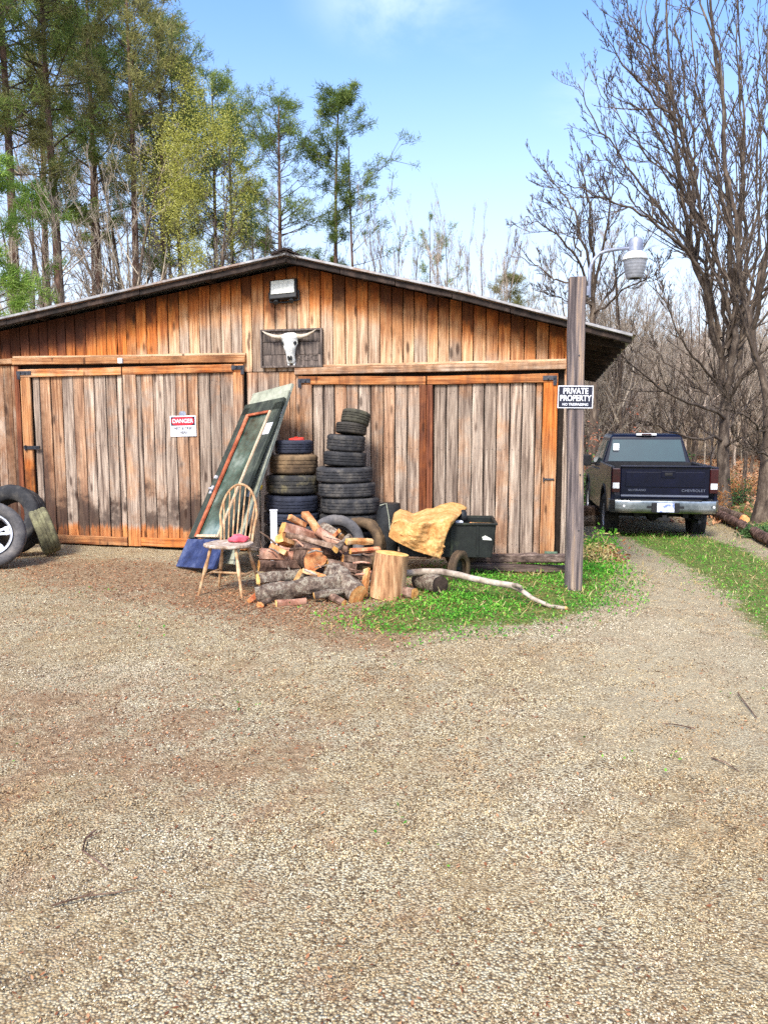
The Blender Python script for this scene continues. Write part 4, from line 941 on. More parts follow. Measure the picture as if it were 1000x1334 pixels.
mb = MB(); mb.box((gx1 - .012, -.027, (gz0 + gz1) / 2), (.028, .018, gz1 - gz0)); mb.build('glazing_bead', 'pale_trim', od)
mb = MB(); mb.box(((gx0 + gx1) / 2, -.029, gz0 + .012), (gx1 - gx0 - .085, .018, .028)); mb.build('glazing_bead', 'pale_trim', od)
mb = MB(); mb.box(((gx0 + gx1) / 2, -.029, gz1 - .014), (gx1 - gx0 - .085, .018, .03)); mb.build('glazing_bead', 'red_trim', od)
mb = MB(); mb.tube([(.07, -.02, .98), (.07, -.06, .98)], .012, 8); mb.tube([(.07, -.06, .98), (.15, -.062, .975)], .011, 8); mb.box((.07, -.024, .98), (.045, .008, .1)); mb.build('handle', 'alloy', od)
mb = MB(); mb.lathe([(.001, -.03), (.022, -.028), (.026, -.005)], 14, Matrix.Translation((.07, -.021, 1.14)) @ Matrix.Rotation(R(-90), 4, 'X')); mb.build('lock', 'alloy', od)
mb = MB(); mb.box((Wd - .07, -.024, Ld - .42), (.12, .004, .15)); mb.build('paper_tag', 'white', od)
# a second, sage painted door behind it
pd = leaning('sage_door', 'pale sage green door standing behind the glazed door', BL + Vector((.15, .17, .01)), wv, P(331, 510, 9.72) - (BL + Vector((.15, .17, 0))), Wd, 2.3)
mb = MB(); mb.box((Wd / 2 + .03, 0, 1.13), (Wd, .036, 2.25)); mb.build('slab', 'sage', pd, bevel=.003)
mb = MB(); mb.box((Wd + .01, -.025, 1.1), (.07, .014, 2.1)); mb.build('edge_strip', 'sage', pd)
mb = MB(); mb.box((Wd + .0, -.036, 1.86), (.10, .003, .13)); mb.build('paper_tag', 'white', pd)
# ------------------------------------------------------------------ chair
cb = G(300, 772)
ch = thing('windsor_chair', 'blond hoop back Windsor chair with peeling seat in front of the woodpile', 'chair', (cb.x, cb.y, 0), R(-14))
mb = MB(); n = 28; sh = .455
for z_, s_ in ((sh, .96), (sh + .012, 1.), (sh + .03, .99), (sh + .036, .93), (sh + .026, .6)):
    for k in range(n):
        a = 2 * math.pi * k / n; rx__ = .225 * (1 + .06 * (math.sin(a) < 0)); ry__ = .215
        mb.v.append((s_ * rx__ * math.copysign(abs(math.cos(a)) ** .8, math.cos(a)), s_ * ry__ * math.copysign(abs(math.sin(a)) ** .8, math.sin(a)), z_))
for i in range(4):
    for k in range(n): mb.f.append((i * n + k, i * n + (k + 1) % n, (i + 1) * n + (k + 1) % n, (i + 1) * n + k)); mb.m.append(0)
mb.f += [tuple(range(n)), tuple(4 * n + k for k in range(n))]; mb.m += [0, 0]
mb.build('seat', 'chair_seat', ch, smooth=True)
legs = []
for sx__, sy__ in ((-1, -1), (1, -1), (-1, 1), (1, 1)):
    t0 = Vector((sx__ * .13, sy__ * .13, sh)); b0 = Vector((sx__ * .225, sy__ * .22, 0)); mb = MB()
    rr_ = [.014, .017, .013, .019, .021, .017, .013, .016, .014, .011]; pts = [t0.lerp(b0, i / 9) for i in range(10)]
    mb.tube(pts, rr_, 10); mb.build('leg', 'chair', ch, smooth=True); legs.append((t0, b0))
for s_ in (0, 1):
    a, b = legs[s_], legs[s_ + 2]; p0, p1 = a[0].lerp(a[1], .58), b[0].lerp(b[1], .58); mb = MB(); mb.tube([p0, (p0 + p1) / 2, p1], [.008, .013, .008], 8); mb.build('stretcher', 'chair', ch, smooth=True)
m0 = (legs[0][0].lerp(legs[0][1], .58) + legs[2][0].lerp(legs[2][1], .58)) / 2; m1 = (legs[1][0].lerp(legs[1][1], .58) + legs[3][0].lerp(legs[3][1], .58)) / 2
mb = MB(); mb.tube([m0, (m0 + m1) / 2, m1], [.008, .013, .008], 8); mb.build('stretcher', 'chair', ch, smooth=True)
def hoop(t_):                                         # 0..1 round the hoop
    a = math.pi * t_; x_ = -math.cos(a) * .205; zz = math.sin(a) ** .62 * .56
    if t_ < .12 or t_ > .88: x_ = math.copysign(.165 + .04 * (min(t_, 1 - t_) / .12), x_)
    return Vector((x_, .165 + .13 * (zz / .56), sh + .02 + zz))
mb = MB(); mb.tube([hoop(i / 32) for i in range(33)], .0125, 8); mb.build('hoop', 'chair', ch, smooth=True)
for k in range(7):
    xb_ = (k - 3) * .043; xt = (k - 3) * .056
    zt_ = sh + .02 + .56 * (max(0, 1 - (xt / .205) ** 2)) ** .31; f_ = (zt_ - sh - .02) / .56
    mb = MB(); mb.tube([(xb_, .165, sh + .02), ((xb_ + xt) / 2, .165 + .13 * f_ / 2, (sh + zt_) / 2), (xt, .165 + .13 * f_, zt_)], [.007, .0085, .006], 7); mb.build('spindle', 'chair', ch, smooth=True)
def lump(name, label, cat, loc, r, mat, seed, sc=(1, 1, 1), sub=2, amp=.25, group=None):
    b = bmesh.new(); bmesh.ops.create_icosphere(b, subdivisions=sub, radius=1)
    for v_ in b.verts:
        n_ = mnoise.noise(v_.co * 1.6 + Vector((seed, 0, 0))) * amp * 1.5 + mnoise.noise(v_.co * 4 + Vector((seed, 3, 0))) * amp * .6
        v_.co = v_.co * (1 + n_); v_.co = Vector((v_.co.x * sc[0] * r, v_.co.y * sc[1] * r, v_.co.z * sc[2] * r))
    me = bpy.data.meshes.new(name); b.to_mesh(me); b.free(); me.materials.append(MAT[mat]); me.polygons.foreach_set('use_smooth', [True] * len(me.polygons))
    o = bpy.data.objects.new(name, me); col.objects.link(o); o.location = loc
    return tag(o, label, cat, group)
T_ = ch.matrix_basis if False else Matrix.Translation(ch.location) @ Matrix.Rotation(R(-14), 4, 'Z')
lump('pink_cloth', 'crumpled pink cloth left on the seat of the Windsor chair', 'cloth', T_ @ Vector((.055, .09, sh + .06)), .07, 'pink', 4, (1.25, .7, .62), 3, .3)

# ------------------------------------------------------------------ firewood
def log(a, b, r, kind, label, seed, r2=None, irregular=.12, group='split logs and branches in the firewood pile', endmat='endgrain', n=14, name='firewood_log', cat='log'):
    """a log between two points; kind = bark material or 'split' (a wedge of round wood)"""
    a, b = Vector(a), Vector(b); r2 = r2 or r * .95; d = b - a; L = d.length; d.normalize()
    u = d.orthogonal().normalized(); u = (Matrix.Rotation(seed * 1.7, 3, d) @ u); v = d.cross(u)
    c0 = a.copy(); rt = bpy.data.objects.new(name, None)
    mb = MB(); secs = max(4, int(L / .06)); wedge = kind == 'split'
    if wedge: base_ = [(math.cos(t_) , math.sin(t_)) for t_ in [R(-52 + 104 * i / 6) for i in range(7)]]; base_ = [(-.42, 0.02)] + [(-.42 + 1.3 * x_, y_ * 1.02) for x_, y_ in base_]
    else: base_ = [(math.cos(2 * math.pi * i / n), math.sin(2 * math.pi * i / n)) for i in range(n)]
    m_ = len(base_)
    bow = Vector((mnoise.noise(Vector((seed, 1, 2))), mnoise.noise(Vector((seed, 5, 2))), mnoise.noise(Vector((seed, 1, 9))))) * L * .12
    def ring(t_, sc=1.):
        p = d * (L * t_) + bow * math.sin(math.pi * t_); rr_ = (r + (r2 - r) * t_) * sc; out = []
        for i, (x_, y_) in enumerate(base_):
            q = 1 + irregular * 2 * mnoise.noise(Vector((x_ * 1.5 + seed * 3, y_ * 1.5, t_ * L * 5))) + irregular * mnoise.noise(Vector((x_ * 4, y_ * 4 + seed, t_ * L * 18)))
            out.append(p + (u * x_ + v * y_) * rr_ * q)
        return out
    R0 = [ring(i / secs) for i in range(secs + 1)]
    for rg in R0: mb.v += [tuple(p) for p in rg]
    for i in range(secs):
        for k in range(m_): mb.f.append((i * m_ + k, i * m_ + (k + 1) % m_, (i + 1) * m_ + (k + 1) % m_, (i + 1) * m_ + k)); mb.m.append(0)
    body = mb.build(name, kind, None, smooth=not wedge); body.location = c0; tag(body, label, cat, group)
    for e, (rg, dd) in enumerate(((R0[0], -d), (R0[-1], d))):
        cb_ = MB(); ctr = sum(rg, Vector()) / m_; vs = [p + dd * .001 for p in rg] + [ctr + (p - ctr) * .5 + dd * .004 for p in rg] + [ctr + dd * .002]
        fs = [(k, (k + 1) % m_, m_ + (k + 1) % m_, m_ + k) for k in range(m_)] + [(m_ + k, m_ + (k + 1) % m_, 2 * m_) for k in range(m_)]
        cb_.add(vs, fs); cb_.build('cut_end', endmat, body)
    return body
def PL(p): return P(*p)
LOGS = [  # (px,py,depth) a, b, radius, kind, label
    ((390, 715, 7.9), (410, 730, 7.36), .112, 'bark', 'thick round log showing its orange sawn end at the middle of the pile'),
    ((333, 779, 6.95), (442, 757, 7.1), .078, 'bark_lichen', 'long grey lichen covered log lying along the front of the pile'),
    ((432, 744, 7.3), (467, 775, 6.95), .088, 'bark_lichen', 'short gnarled grey log slanting down at the right front of the pile'),
    ((360, 796, 6.75), (398, 786, 6.85), .034, 'bark_pink', 'short pinkish log with a yellow end lying lowest at the front'),
    ((339, 797, 6.7), (356, 785, 7.0), .03, 'bark', 'small stick log with a pale end at the front left corner'),
    ((338, 722, 7.7), (386, 725, 7.75), .05, 'bark_pink', 'pinkish peeled log just right of the chair seat'),
    ((337, 737, 7.45), (390, 738, 7.6), .052, 'bark', 'brown log under the peeled log beside the chair'),
    ((336, 754, 7.25), (400, 748, 7.5), .05, 'bark_lichen', 'grey log behind the long lichen covered log'),
    ((368, 688, 7.75), (417, 702, 7.95), .062, 'bark_pink', 'pale log with an orange splintered end at the upper left of the pile'),
    ((366, 703, 7.65), (395, 712, 8.0), .072, 'split', 'split log showing its bright orange face at the left of the pile'),
    ((399, 668, 8.1), (417, 690, 7.9), .058, 'split', 'pale split log standing up from the top of the pile'),
    ((377, 672, 7.9), (396, 684, 8.05), .042, 'split', 'small blond split piece on the top left of the pile'),
    ((413, 692, 7.8), (450, 716, 7.75), .05, 'bark_pink', 'rough pale branch slanting down over the pile towards the right'),
    ((420, 686, 8.0), (444, 700, 7.8), .045, 'bark_lichen', 'knobbly whitish log at the crown of the pile'),
    ((372, 696, 7.55), (452, 716, 7.6), .026, 'bark', 'thin dark branch crossing the pile above the round log'),
    ((450, 706, 7.6), (484, 706, 7.8), .04, 'split', 'squared split piece with an orange end beside the black tub'),
    ((456, 717, 7.6), (494, 714, 7.75), .04, 'split', 'split piece lying directly under the squared one'),
    ((472, 775, 7.05), (476, 742, 7.25), .048, 'split', 'orange split piece standing left of the chopping block'),
    ((425, 735, 7.45), (462, 742, 7.55), .05, 'bark', 'dark log at the right end of the pile centre'),
    ((446, 728, 7.6), (482, 732, 7.7), .045, 'bark', 'dark brown log behind the chopping block'),
    ((395, 742, 7.4), (428, 752, 7.2), .036, 'split', 'small split wedge lying on the lichen covered log'),
    ((352, 712, 7.7), (372, 722, 7.6), .045, 'split', 'wedge of split wood poking out left of the round log'),
    ((420, 770, 7.05), (448, 788, 6.8), .03, 'bark', 'thin brown stick on the soil at the front of the pile'),
    ((350, 766, 7.3), (420, 768, 7.3), .06, 'bark', 'log half buried beneath the long lichen covered log'),
    ((400, 718, 8.0), (455, 728, 8.0), .07, 'bark', 'log deep in the middle of the pile behind the round end'),
    ((345, 745, 7.7), (430, 750, 7.8), .075, 'bark', 'thick log low in the back row of the pile'),
    ((365, 722, 8.1), (440, 715, 8.2), .085, 'bark_pink', 'thick peeled log in the back row under the upright splits'),
    ((425, 752, 7.7), (485, 752, 7.7), .07, 'bark', 'log low in the pile just left of the chopping block'),
    ((429, 706, 7.9), (443, 692, 7.7), .03, 'split', 'little pale chip of wood among the crown pieces'),
    ((437, 716, 7.5), (455, 699, 7.8), .028, 'bark_lichen', 'short whitish stick leaning at the right of the crown'),
    ((384, 757, 7.1), (392, 742, 7.3), .024, 'split', 'narrow blond offcut propped against the lichen covered log'),
    ((326, 786, 6.85), (341, 770, 7.0), .032, 'split', 'reddish split end poking out beside the chair leg'),
    ((409, 776, 6.9), (455, 768, 7.0), .03, 'bark_lichen', 'thin grey branch in front of the lichen covered log'),
]
for i, (a, b, r, kd, lb) in enumerate(LOGS):
    A1, B1 = PL(a), PL(b)
    for q in (A1, B1): q.z = max(q.z, r * .8)
    log(A1, B1, r * 1.12, kd, lb, i + 1, irregular=.2 if kd != 'split' else .15)
r_ = random.Random(77); core = [(337, 480, 7.3, 8.1)]
for k in range(64):                                     # thin sticks poking through the pile
    px_ = r_.uniform(335, 492); dp = r_.uniform(7.15, 7.9); py_ = r_.uniform(706, 775) if px_ < 460 else r_.uniform(722, 770); a = P(px_, py_, dp); a.z = max(.03, a.z)
    b = a + Vector((r_.uniform(-.25, .25), r_.uniform(-.15, .15), r_.uniform(-.05, .1))); b.z = max(.02, b.z)
    o = MB(); rr_ = r_.uniform(.005, .016); o.tube([a, (a + b) / 2 + Vector((0, 0, r_.uniform(-.02, .03))), b], [rr_, rr_ * .9, rr_ * .6], 6)
    tag(o.build('stick', r_.choice(['bark', 'bark_pink', 'stick', 'bark_lichen']), None, smooth=True), 'thin stick poking out between the logs of the woodpile', 'stick', 'thin sticks among the firewood')
# chopping block
sb = G(505, 781); st_ = log((sb.x - .015, sb.y + .12, -.01), (sb.x + .04, sb.y + .13, topz(721, sb.y + .12)), .17, 'stump', 'upright sawn chopping block with a pale top at the right of the firewood', 51, r2=.158, irregular=.035, n=26, name='chopping_block', cat='block', group=None)
q = P(546, 760, 7.55); q2 = P(573, 769, 7.25); log((q.x, q.y, max(q.z, .1)), (q2.x, q2.y, .095), .098, 'bark_lichen', 'short mossy round lying in the grass under the black tub', 52, irregular=.06, n=18, group=None, endmat='dark_timber')
q = G(533, 781); log((q.x - .05, q.y + .1, .05), (q.x + .05, q.y + .02, .05), .06, 'bark', 'small rotten chunk between the chopping block and the mossy round', 53, group=None)
# white stake and paper
q = G(358, 752); wb = thing('white_post', 'short white plastic post standing behind the firewood beside the chair', 'post', (P(357, 700, 8.35).x, 8.35, 0), .1)
mb = MB(); mb.box((0, 0, topz(665, 8.35) / 2), (.075, .03, topz(665, 8.35))); mb.build('post', 'white', wb, bevel=.004)
mb = MB(); mb.box((0, 0, topz(665, 8.35) + .003), (.085, .04, .014)); mb.build('cap', 'white', wb)
q = P(326, 646, 8.35)
tg = thing('paper_note', 'small white paper note stuck to the glazed door above the chair', 'note', P(327, 643, 8.62), .3); mb = MB(); mb.box((0, 0, 0), (.1, .004, .085), Matrix.Rotation(R(14), 3, 'Y')); mb.build('sheet', 'white', tg)
q = P(337, 634, 8.75); fy = thing('yellow_flower', 'faded yellow flower tucked beside the leaning doors', 'flower', q); mb = MB(); rf = random.Random(2)
for k in range(12):
    a = k * 2.4; mb.tube([(0, 0, 0), (math.cos(a) * .03, -.02, math.sin(a) * .03), (math.cos(a) * .05, -.01, math.sin(a) * .045)], [.004, .014, .003], 5)
mb.build('petals', 'yellow', fy); mb = MB(); mb.tube([(0, 0, 0), (.01, .02, -.1), (0, .05, -.25)], .004, 5); mb.build('stem', 'green_metal', fy)

# ------------------------------------------------------------------ dump cart under a tan fleece
cp = P(608, 705, 8.02); CR = R(-4)
ct = thing('dump_cart', 'black garden dump cart parked by the right door', 'cart', (cp.x, cp.y, 0), CR)
x0c, x1c = -.78, .30; zb_, zt_ = .235, topz(682, 8.02)
mb = MB(); t0 = .012
ol = [(x0c, zt_), (x1c, zt_ - .01), (x1c - .05, zb_), (x0c + .1, zb_)]
mb.prism(ol, 0, .02); mb.prism(ol, .66, .68); 
mb.box((x1c - .025, .34, (zb_ + zt_) / 2), (.02, .66, zt_ - zb_ + .01), Matrix.Rotation(R(7), 3, 'Y')); mb.box((x0c + .05, .34, (zb_ + zt_) / 2), (.02, .66, zt_ - zb_), Matrix.Rotation(R(-14), 3, 'Y')); mb.box(((x0c + x1c) / 2, .34, zb_ + .01), (x1c - x0c - .16, .66, .02))
mb.build('tub', 'cart', ct, bevel=.004)
mb = MB(); mb.box(((x0c + x1c) / 2, -.006, zt_ - .004), (x1c - x0c + .03, .03, .022)); mb.box((x1c + .004, .33, zt_ - .006), (.03, .66, .022)); mb.box(((x0c + x1c) / 2, .685, zt_ - .004), (x1c - x0c + .03, .03, .022)); mb.build('rim', 'cart', ct, bevel=.004)
for k in range(3):
    mb = MB(); mb.box((x0c + .35 + k * .27, -.004, (zb_ + zt_) / 2), (.03, .012, zt_ - zb_ - .04)); mb.build('rib', 'cart', ct, bevel=.003)
mb = MB(); mb.prism([(.155, .455), (.165, .425), (.26, .42), (.25, .44), (.19, .47)], -.006, -.002); mb.build('decal', 'lens', ct)
mb = MB(); mb.tube([(-.05, .1, .2), (-.05, .58, .2)], .016, 8); mb.tube([(-.7, .34, .2), (.25, .34, .2)], .02, 8); mb.tube([(-.7, .34, .2), (-1.15, .34, .12)], .016, 8); mb.build('chassis', 'black', ct)
for y_ in (-.1, .62):
    wh = tyre_mesh(ct, .2, .085, .12, 'rubber_brown', 'wheel', n=40); wh.rotation_euler = (R(90), 0, 0); wh.location = (-.04, y_ + .06, .2)
    if y_ < 0: wh.rotation_euler = (R(90), 0, R(62)); wh.location = (-.12, -.06, .12)
    mb = MB(); mb.lathe([(.125, .02), (.1, .03), (.03, .035), (.001, .06)], 18); hb = mb.build('rim', 'cart', wh)
# fleece
fr = []; nu, nv = 80, 60
top = [(507, 692, 8.25), (513, 668, 8.45), (521, 663, 8.5), (530, 665, 8.5), (538, 669, 8.5), (546, 666, 8.5), (556, 662, 8.5), (564, 662, 8.5), (574, 657, 8.55), (588, 654, 8.6), (600, 656, 8.6), (608, 661, 8.55)]
bot = [(506, 699, 8.05), (514, 705, 8.0), (522, 709, 7.97), (530, 713, 7.95), (538, 717, 7.95), (546, 720, 7.94), (553, 722, 7.93), (560, 724, 7.93), (566, 726, 7.93), (570, 727, 7.93), (573, 728, 7.93), (576, 722, 7.95)]
def lerp_l(lst, t_):
    f_ = t_ * (len(lst) - 1); i = min(int(f_), len(lst) - 2); f_ -= i; return [lst[i][k] + (lst[i + 1][k] - lst[i][k]) * f_ for k in range(3)]
mb = MB()
for i in range(nu + 1):
    for j in range(nv + 1):
        u_, v_ = i / nu, j / nv; a, b = lerp_l(top, u_), lerp_l(bot, u_)
        px_ = a[0] + (b[0] - a[0]) * v_; py_ = a[1] + (b[1] - a[1]) * v_
        if u_ > .86: px_ -= 8 * math.sin(math.pi * v_) * (u_ - .86) / .14
        dp = a[2] + (b[2] - .05 - a[2]) * float(ss(-.05, .34, v_))
        dp += .04 * mnoise.noise(Vector((u_ * 6, v_ * 3, .5))) + .015 * mnoise.noise(Vector((u_ * 13, v_ * 11, 3)))
        if 0 < v_ < 1: dp += -.045 * math.sin(u_ * 15 + v_ * 3.5) * math.sin(math.pi * v_) - .012 * abs(mnoise.noise(Vector((u_ * 30, v_ * 26, 1))))
        if v_ > .33: dp = min(dp, 7.945)
        mb.v.append(tuple(P(px_, py_, dp)))
for i in range(nu):
    for j in range(nv): a = i * (nv + 1) + j; mb.f.append((a, a + 1, a + nv + 2, a + nv + 1)); mb.m.append(0)
fc = mb.build('fleece', 'fleece', None, smooth=True); tag(fc, 'tan sheepskin like fleece draped over the black dump cart', 'fleece')
so = fc.modifiers.new('thick', 'SOLIDIFY'); so.thickness = .022; so.offset = 1
# things in the cart
q = P(602, 672, 8.35); lump('dark_bundle', 'dark bundle sticking up behind the right edge of the fleece', 'bundle', q, .06, 'black', 3, (1, 1, 1.2))
q = P(597, 680, 8.2); lump('white_bag', 'scrap of white bag between the fleece and the cart rim', 'bag', q, .04, 'white', 6, (1.4, 1, .5))
q0 = P(622, 682, 8.3); log(P(612, 681, 8.25), P(642, 682, 8.5), .022, 'split', 'reddish stick lying across the right end of the black cart', 61, group=None, name='cart_stick', cat='stick')
# black net bag at the left of the cart
nb = thing('black_bag', 'black fabric bag with a pale cord standing left of the fleece', 'bag', P(503, 700, 8.6) * Vector((1, 1, 0)) if False else Vector((P(503, 680, 8.55).x, 8.55, 0)))
zt2 = topz(656, 8.5); mb = MB()
for i in range(9):
    f_ = i / 8; z_ = zt2 * f_; hw = .17 - .05 * f_ + .01 * math.sin(i * 2.1); ox = .08 * f_ - .04
    for k in range(12):
        a = 2 * math.pi * k / 12; q_ = 1 + .12 * mnoise.noise(Vector((math.cos(a) * 2, math.sin(a) * 2, i * .7))); mb.v.append((ox + hw * q_ * math.cos(a), .12 * q_ * math.sin(a), z_))
for i in range(8):
    for k in range(12): mb.f.append((i * 12 + k, i * 12 + (k + 1) % 12, (i + 1) * 12 + (k + 1) % 12, (i + 1) * 12 + k)); mb.m.append(0)
mb.f.append(tuple(96 + k for k in range(12))); mb.m.append(0)
mb.build('sack', 'black', nb, smooth=True)
mb = MB(); mb.tube([(-.07, -.11, zt2 * .98), (.0, -.13, zt2 + .01), (.03, -.14, zt2 * .8), (.04, -.15, zt2 * .62)], .006, 6); mb.build('cord', 'sage', nb)

# timbers and branch
def beam(a, b, wd, ht, label, mat='old_timber', seed=0):
    a, b = Vector(a), Vector(b); mid = (a + b) / 2; d = b - a; r_ = random.Random(seed); mb = MB(); n_ = 8; d_ = d.normalized(); s_ = Vector((0, 0, 1)).cross(d_).normalized(); up = d_.cross(s_)
    for i in range(n_ + 1):
        p = d * (i / n_ - .5); c = .014
        for x_, y_ in ((-wd / 2, -ht / 2 + c), (-wd / 2 + c, -ht / 2), (wd / 2 - c, -ht / 2), (wd / 2, -ht / 2 + c), (wd / 2, ht / 2 - c), (wd / 2 - c, ht / 2), (-wd / 2 + c, ht / 2), (-wd / 2, ht / 2 - c)):
            mb.v.append(tuple(p + s_ * (x_ + r_.uniform(-.004, .004)) + up * (y_ + r_.uniform(-.004, .004))))
    for i in range(n_):
        for k in range(8): mb.f.append((i * 8 + k, i * 8 + (k + 1) % 8, i * 8 + 8 + (k + 1) % 8, i * 8 + 8 + k)); mb.m.append(0)
    mb.f += [tuple(range(8)), tuple(n_ * 8 + k for k in range(8))]; mb.m += [0, 0]
    o = mb.build('timber', mat); o.location = mid; return tag(o, label, 'timber', 'grey timbers lying at the foot of the right door')
beam(P(616, 727, 8.72), P(738, 727, 8.36), .12, .09, 'grey timber lying closest to the foot of the right door', seed=1)
a, b = G(612, 745), G(738, 748); beam(a + Vector((0, .05, .05)), b + Vector((0, .03, .05)), .13, .08, 'grey timber lying at the edge of the grass below the right door', seed=2)
a, b = G(630, 740), G(700, 738); beam(a + Vector((0, .0, .1)), b + Vector((0, .1, .12)), .1, .06, 'short grey board resting on the two timbers', seed=3)
br = thing('fallen_branch', 'long pale fallen branch lying across the grass in front of the cart', 'branch')
pts = [P(529, 747, 7.45), P(552, 745, 7.4), P(574, 745, 7.35), P(597, 749, 7.25), P(616, 754, 7.15), P(642, 759, 7.05), P(667, 763, 6.98), P(680, 770, 6.9), P(694, 780, 6.78), P(716, 790, 6.68), P(736, 797, 6.6)]
pts = [Vector((p.x, p.y, max(p.z, .025))) for p in pts]
mb = MB(); mb.tube(pts, [.036, .035, .034, .032, .031, .03, .03, .024, .02, .018, .016], 10, capmi=0); mb.build('stem', 'stick', br, smooth=True)
mb = MB(); mb.tube([pts[6], P(673, 762, 6.9), P(679, 765, 6.85)], [.024, .018, .014], 8); mb.build('snag', 'stick', br, smooth=True)
mb = MB(); p_ = P(736, 797, 6.6); mb.tube([pts[-1] + Vector((0, 0, .001)), pts[-1] + Vector((.012, -.012, 0))], [.0165, .012], 8); mb.build('cut_end', 'endgrain', br)
# twigs on the gravel
for i, (pp, lb) in enumerate(([[(125, 1085), (112, 1098), (108, 1112), (122, 1124), (141, 1137)], 'thin dark bent twig on the gravel in the left foreground'], [[(68, 1184), (110, 1174), (150, 1167), (180, 1163)], 'thin straight dark twig on the gravel at the lower left'],
                              [[(926, 990), (944, 998), (962, 1008)], 'short dark twig on the gravel near the right edge'], [[(905, 952), (880, 948), (862, 945)], 'tiny brown twig on the wheel track at the right'], [[(960, 905), (985, 940)], 'thin dark twig by the grass edge at the far right'])):
    ps_ = [G(*q) + Vector((0, 0, .012 + .006 * (k % 2))) for k, q in enumerate(pp)]; mb = MB(); mb.tube(ps_, [.0038 - .002 * k / len(ps_) for k in range(len(ps_))], 6)
    if i < 2: mb.tube([ps_[1], ps_[1] + Vector((.05, .03, .01))], [.003, .0015], 5)
    tag(mb.build('twig', 'bark', None, smooth=True), lb, 'twig')
# ================================================================== pickup truck
TH_ = R(9.5)
tz = float(gz(5.3, 16.5)) - .0
trk = thing('pickup_truck', 'dark navy pickup truck seen from behind, parked on the grassy drive beyond the shed', 'truck', (5.30, 14.5, tz), -TH_); trk.scale = (1.0, 1.0, 1.1)
def sidepoly():                                       # outline of the flank in (y forward, z)
    pts = [(.04, .62), (.04, 1.33), (2.05, 1.34), (2.05, 1.2), (4.0, 1.16), (4.1, 1.15), (5.35, 1.02), (5.5, .9), (5.5, .5), (5.1, .45)]
    for a in range(0, 181, 20): pts.append((4.55 + .48 * math.cos(R(a)), .42 + .5 * math.sin(R(a))))
    pts += [(4.0, .42), (1.7, .42)]
    for a in range(0, 181, 20): pts.append((1.15 + .48 * math.cos(R(a)), .42 + .5 * math.sin(R(a))))
    pts += [(.6, .48)]
    return pts
for s_ in (-1, 1):
    mb = MB(); sp_ = sidepoly(); mb.prism(sp_, min(s_ * .9, s_ * .975), max(s_ * .9, s_ * .975), axis=0); mb.build('side_panel', 'paint', trk, bevel=.02)
    for yc_ in (1.15, 4.55):                          # flared arch lips
        mb = MB(); mb.tube([(s_ * .965, yc_ + .5 * math.cos(R(a)), .42 + .52 * math.sin(R(a))) for a in range(-5, 186, 15)], .032, 8); mb.build('arch_lip', 'trimblack', trk, smooth=True)
mb = MB(); mb.box((0, 1.05, .74), (1.8, 2.0, .06)); mb.box((0, 2.02, 1.05), (1.8, .05, .56)); mb.box((0, .5, .62), (1.5, .9, .1)); mb.box((-.45, 2.8, .5), (.1, 5.2, .14)); mb.box((.45, 2.8, .5), (.1, 5.2, .14)); mb.box((0, 1.15, .42), (1.5, .12, .12)); mb.lathe([(.001, -.14), (.12, -.12), (.15, 0), (.12, .12), (.001, .14)], 14, Matrix.Translation((0, 1.15, .42)) @ Matrix.Rotation(R(90), 4, 'X')); mb.box((0, 4.55, .45), (1.5, .12, .1)); mb.build('bed_and_frame', 'trimblack', trk)
mb = MB(); mb.box((0, 3.05, .8), (1.84, 2.1, .6)); mb.box((0, 4.75, .82), (1.8, 1.3, .5)); mb.build('cab_floor', 'paint', trk, bevel=.03)
# tailgate
mb = MB(); mb.box((0, .02, 1.06), (1.60, .07, .56)); mb.box((0, .0, 1.335), (1.60, .11, .035)); mb.build('tailgate', 'paint', trk, bevel=.014)
tgp = bpy.data.objects['tailgate']
mb = MB(); mb.box((0, -.022, 1.11), (1.42, .012, .26)); mb.build('tailgate_panel', 'paint', tgp, bevel=.01)
mb = MB(); mb.box((.06, -.032, 1.2), (.25, .02, .12)); mb.build('handle_bezel', 'paint', tgp, bevel=.008)
mb = MB(); mb.box((.06, -.045, 1.205), (.14, .02, .05)); mb.build('tailgate_handle', 'trimblack', tgp, bevel=.006)
mb = MB(); mb.box((0, -.02, .83), (1.58, .012, .03)); mb.build('lower_molding', 'silver', tgp)
text('CHEVROLET', tgp, (.52, -.034, .925), .062, 'silver', sx=1.25, name='lettering'); text('SILVERADO', tgp, (-.5, -.034, .925), .05, 'silver', sx=1.25, name='lettering')
for s_ in (-1, 1):
    mb = MB(); mb.box((s_ * .885, .015, 1.09), (.15, .07, .42)); mb.build('taillight', 'taillight', trk, bevel=.014)
    mb = MB(); mb.box((s_ * .885, -.023, 1.0), (.12, .01, .1)); mb.build('reverse_lens', 'white', trk, bevel=.003)
# bumper
mb = MB(); secs_b = [(-1.0, .16), (-.97, .02), (-.9, -.1), (-.6, -.14), (-.25, -.15), (.25, -.15), (.6, -.14), (.9, -.1), (.97, .02), (1.0, .16)]
prof_b = [(.0, .76), (-.03, .755), (-.045, .72), (-.035, .67), (-.05, .62), (-.04, .57), (.0, .54), (.05, .55), (.05, .75)]
for x_, y_ in secs_b:
    for a, z_ in prof_b: mb.v.append((x_ * (1 if a > -.02 else 1.005), y_ + a, z_))
np_ = len(prof_b)
for i in range(len(secs_b) - 1):
    for k in range(np_): mb.f.append((i * np_ + k, i * np_ + (k + 1) % np_, (i + 1) * np_ + (k + 1) % np_, (i + 1) * np_ + k)); mb.m.append(0)
mb.f += [tuple(range(np_)), tuple((len(secs_b) - 1) * np_ + k for k in range(np_))]; mb.m += [0, 0]
bmp = mb.build('rear_bumper', 'chrome', trk, smooth=True)
